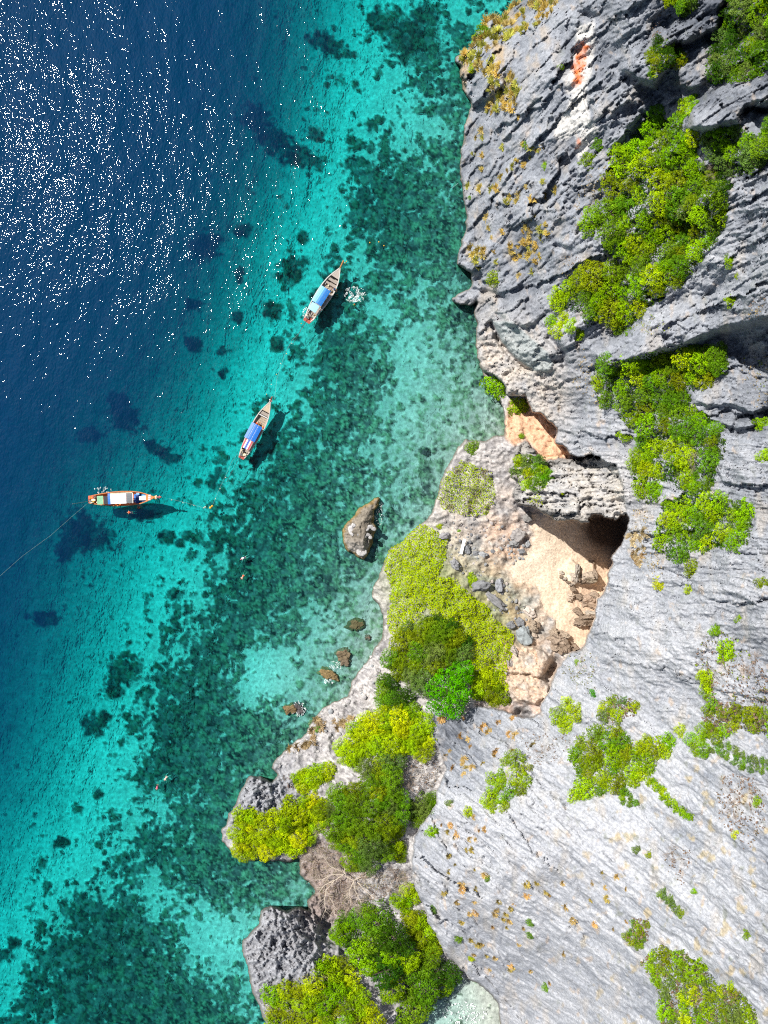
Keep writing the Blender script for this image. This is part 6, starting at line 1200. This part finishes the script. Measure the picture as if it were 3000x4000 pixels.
ball(802, 1980, .13, M_FLOAT, 'pale float left of the yellow pair'); ball(797, 1984, .11, M_FLOAT, 'small pale float furthest left of the yellow pair')
for i, (x, y) in enumerate(((671, 1953), (715, 1964), (758, 1974), (860, 1909), (842, 1948), (882, 1865))): ball(x, y, .085, M_FLOAT, 'small pale float on the rope '+('right of the orange boat' if i < 3 else 'below the middle boat')+(', nearest the boat', ', second from the boat', ', third from the boat', ', second from the yellow float', ', nearest the yellow float', ', highest of them')[i])
for i, (x, y) in enumerate(((1041, 1540), (1060, 1502), (1080, 1463), (1096, 1420), (1120, 1382), (1140, 1341))): ball(x, y, .09, M_FLOAT if i % 2 else M_FY, 'small float of the line above the middle boat'+(', lowest', ', second from bottom', ', third from bottom', ', third from top', ', second from top', ', highest')[i])
for i, (x, y) in enumerate(((1177, 1264), (1348, 1027), (1354, 1021))): ball(x, y, .10, M_FY, ('small yellow float behind the upper boat stern', 'yellow float touching the upper boat prow', 'yellow float just ahead of the upper boat prow')[i])
for i, (x, y) in enumerate(((1480, 945), (1500, 960), (1445, 948))): ball(x, y, .12, M_FY, ('yellow float above the upper boat, middle of three', 'yellow float above the upper boat, rightmost', 'yellow float above the upper boat, leftmost')[i])
# white board propped on sticks
zb = float(ground_s(1808, 2135)); a = P(1815, 2105, zb+1.2); b = P(1800, 2164, zb+1.0); o = empty('board_sign', (a+b)/2, math.atan2(a.y-b.y, a.x-b.x)); L = (a-b).length
m = MB(); m.box(-L/2, L/2, -.27, .27, -.03, .03); m.build('board', mat('white_board', (.82, .82, .82), .6, .02), o); m = MB(); m.box(L/2-.42, L/2-.22, -.02, .03, .033, .05); m.build('handle_slot', C_BLACK, o)
for x, y in ((.25*L, -.25), (-.3*L, -.25)): m = MB(); m.tube([(x, y, 0), (x-.3, y-.9, -1.2)], .035, 5); m.build('prop_stick', M_DEAD, o)
for x in (.35*L, -.4*L): m = MB(); m.tube([(x, .1, 0), (x, .1, -1.3)], .04, 5); m.build('leg', M_DEAD, o)
tag(o, 'narrow white board propped on sticks over the rubble', 'sign')

# ------------------------------------------------------------------ look-alikes named by their place among each other
def finish_labels():
    by = {}
    for o in COL.objects:
        if o.parent is None and o.get('label') and o.get('kind') is None: by.setdefault(o['label'], []).append(o)
    for lb, os_ in by.items():
        n = len(os_)
        if 2 <= n <= 4 and len(lb.split()) <= 12:
            xs = [o.location.x for o in os_]; ys = [o.location.y for o in os_]; hor = max(xs)-min(xs) >= max(ys)-min(ys)
            os_.sort(key=lambda o: o.location.x if hor else -o.location.y)
            w = {2: ('left one', 'right one'), 3: ('leftmost one', 'middle one', 'rightmost one'), 4: ('leftmost one', 'second from left', 'second from right', 'rightmost one')}[n] if hor else \
                {2: ('upper one', 'lower one'), 3: ('highest one', 'middle one', 'lowest one'), 4: ('highest one', 'second from top', 'second from bottom', 'lowest one')}[n]
            for o, t in zip(os_, w): o['label'] = lb+', '+t
        elif n > 1:
            for o in os_:
                if not o.get('group'): o['group'] = lb
finish_labels()
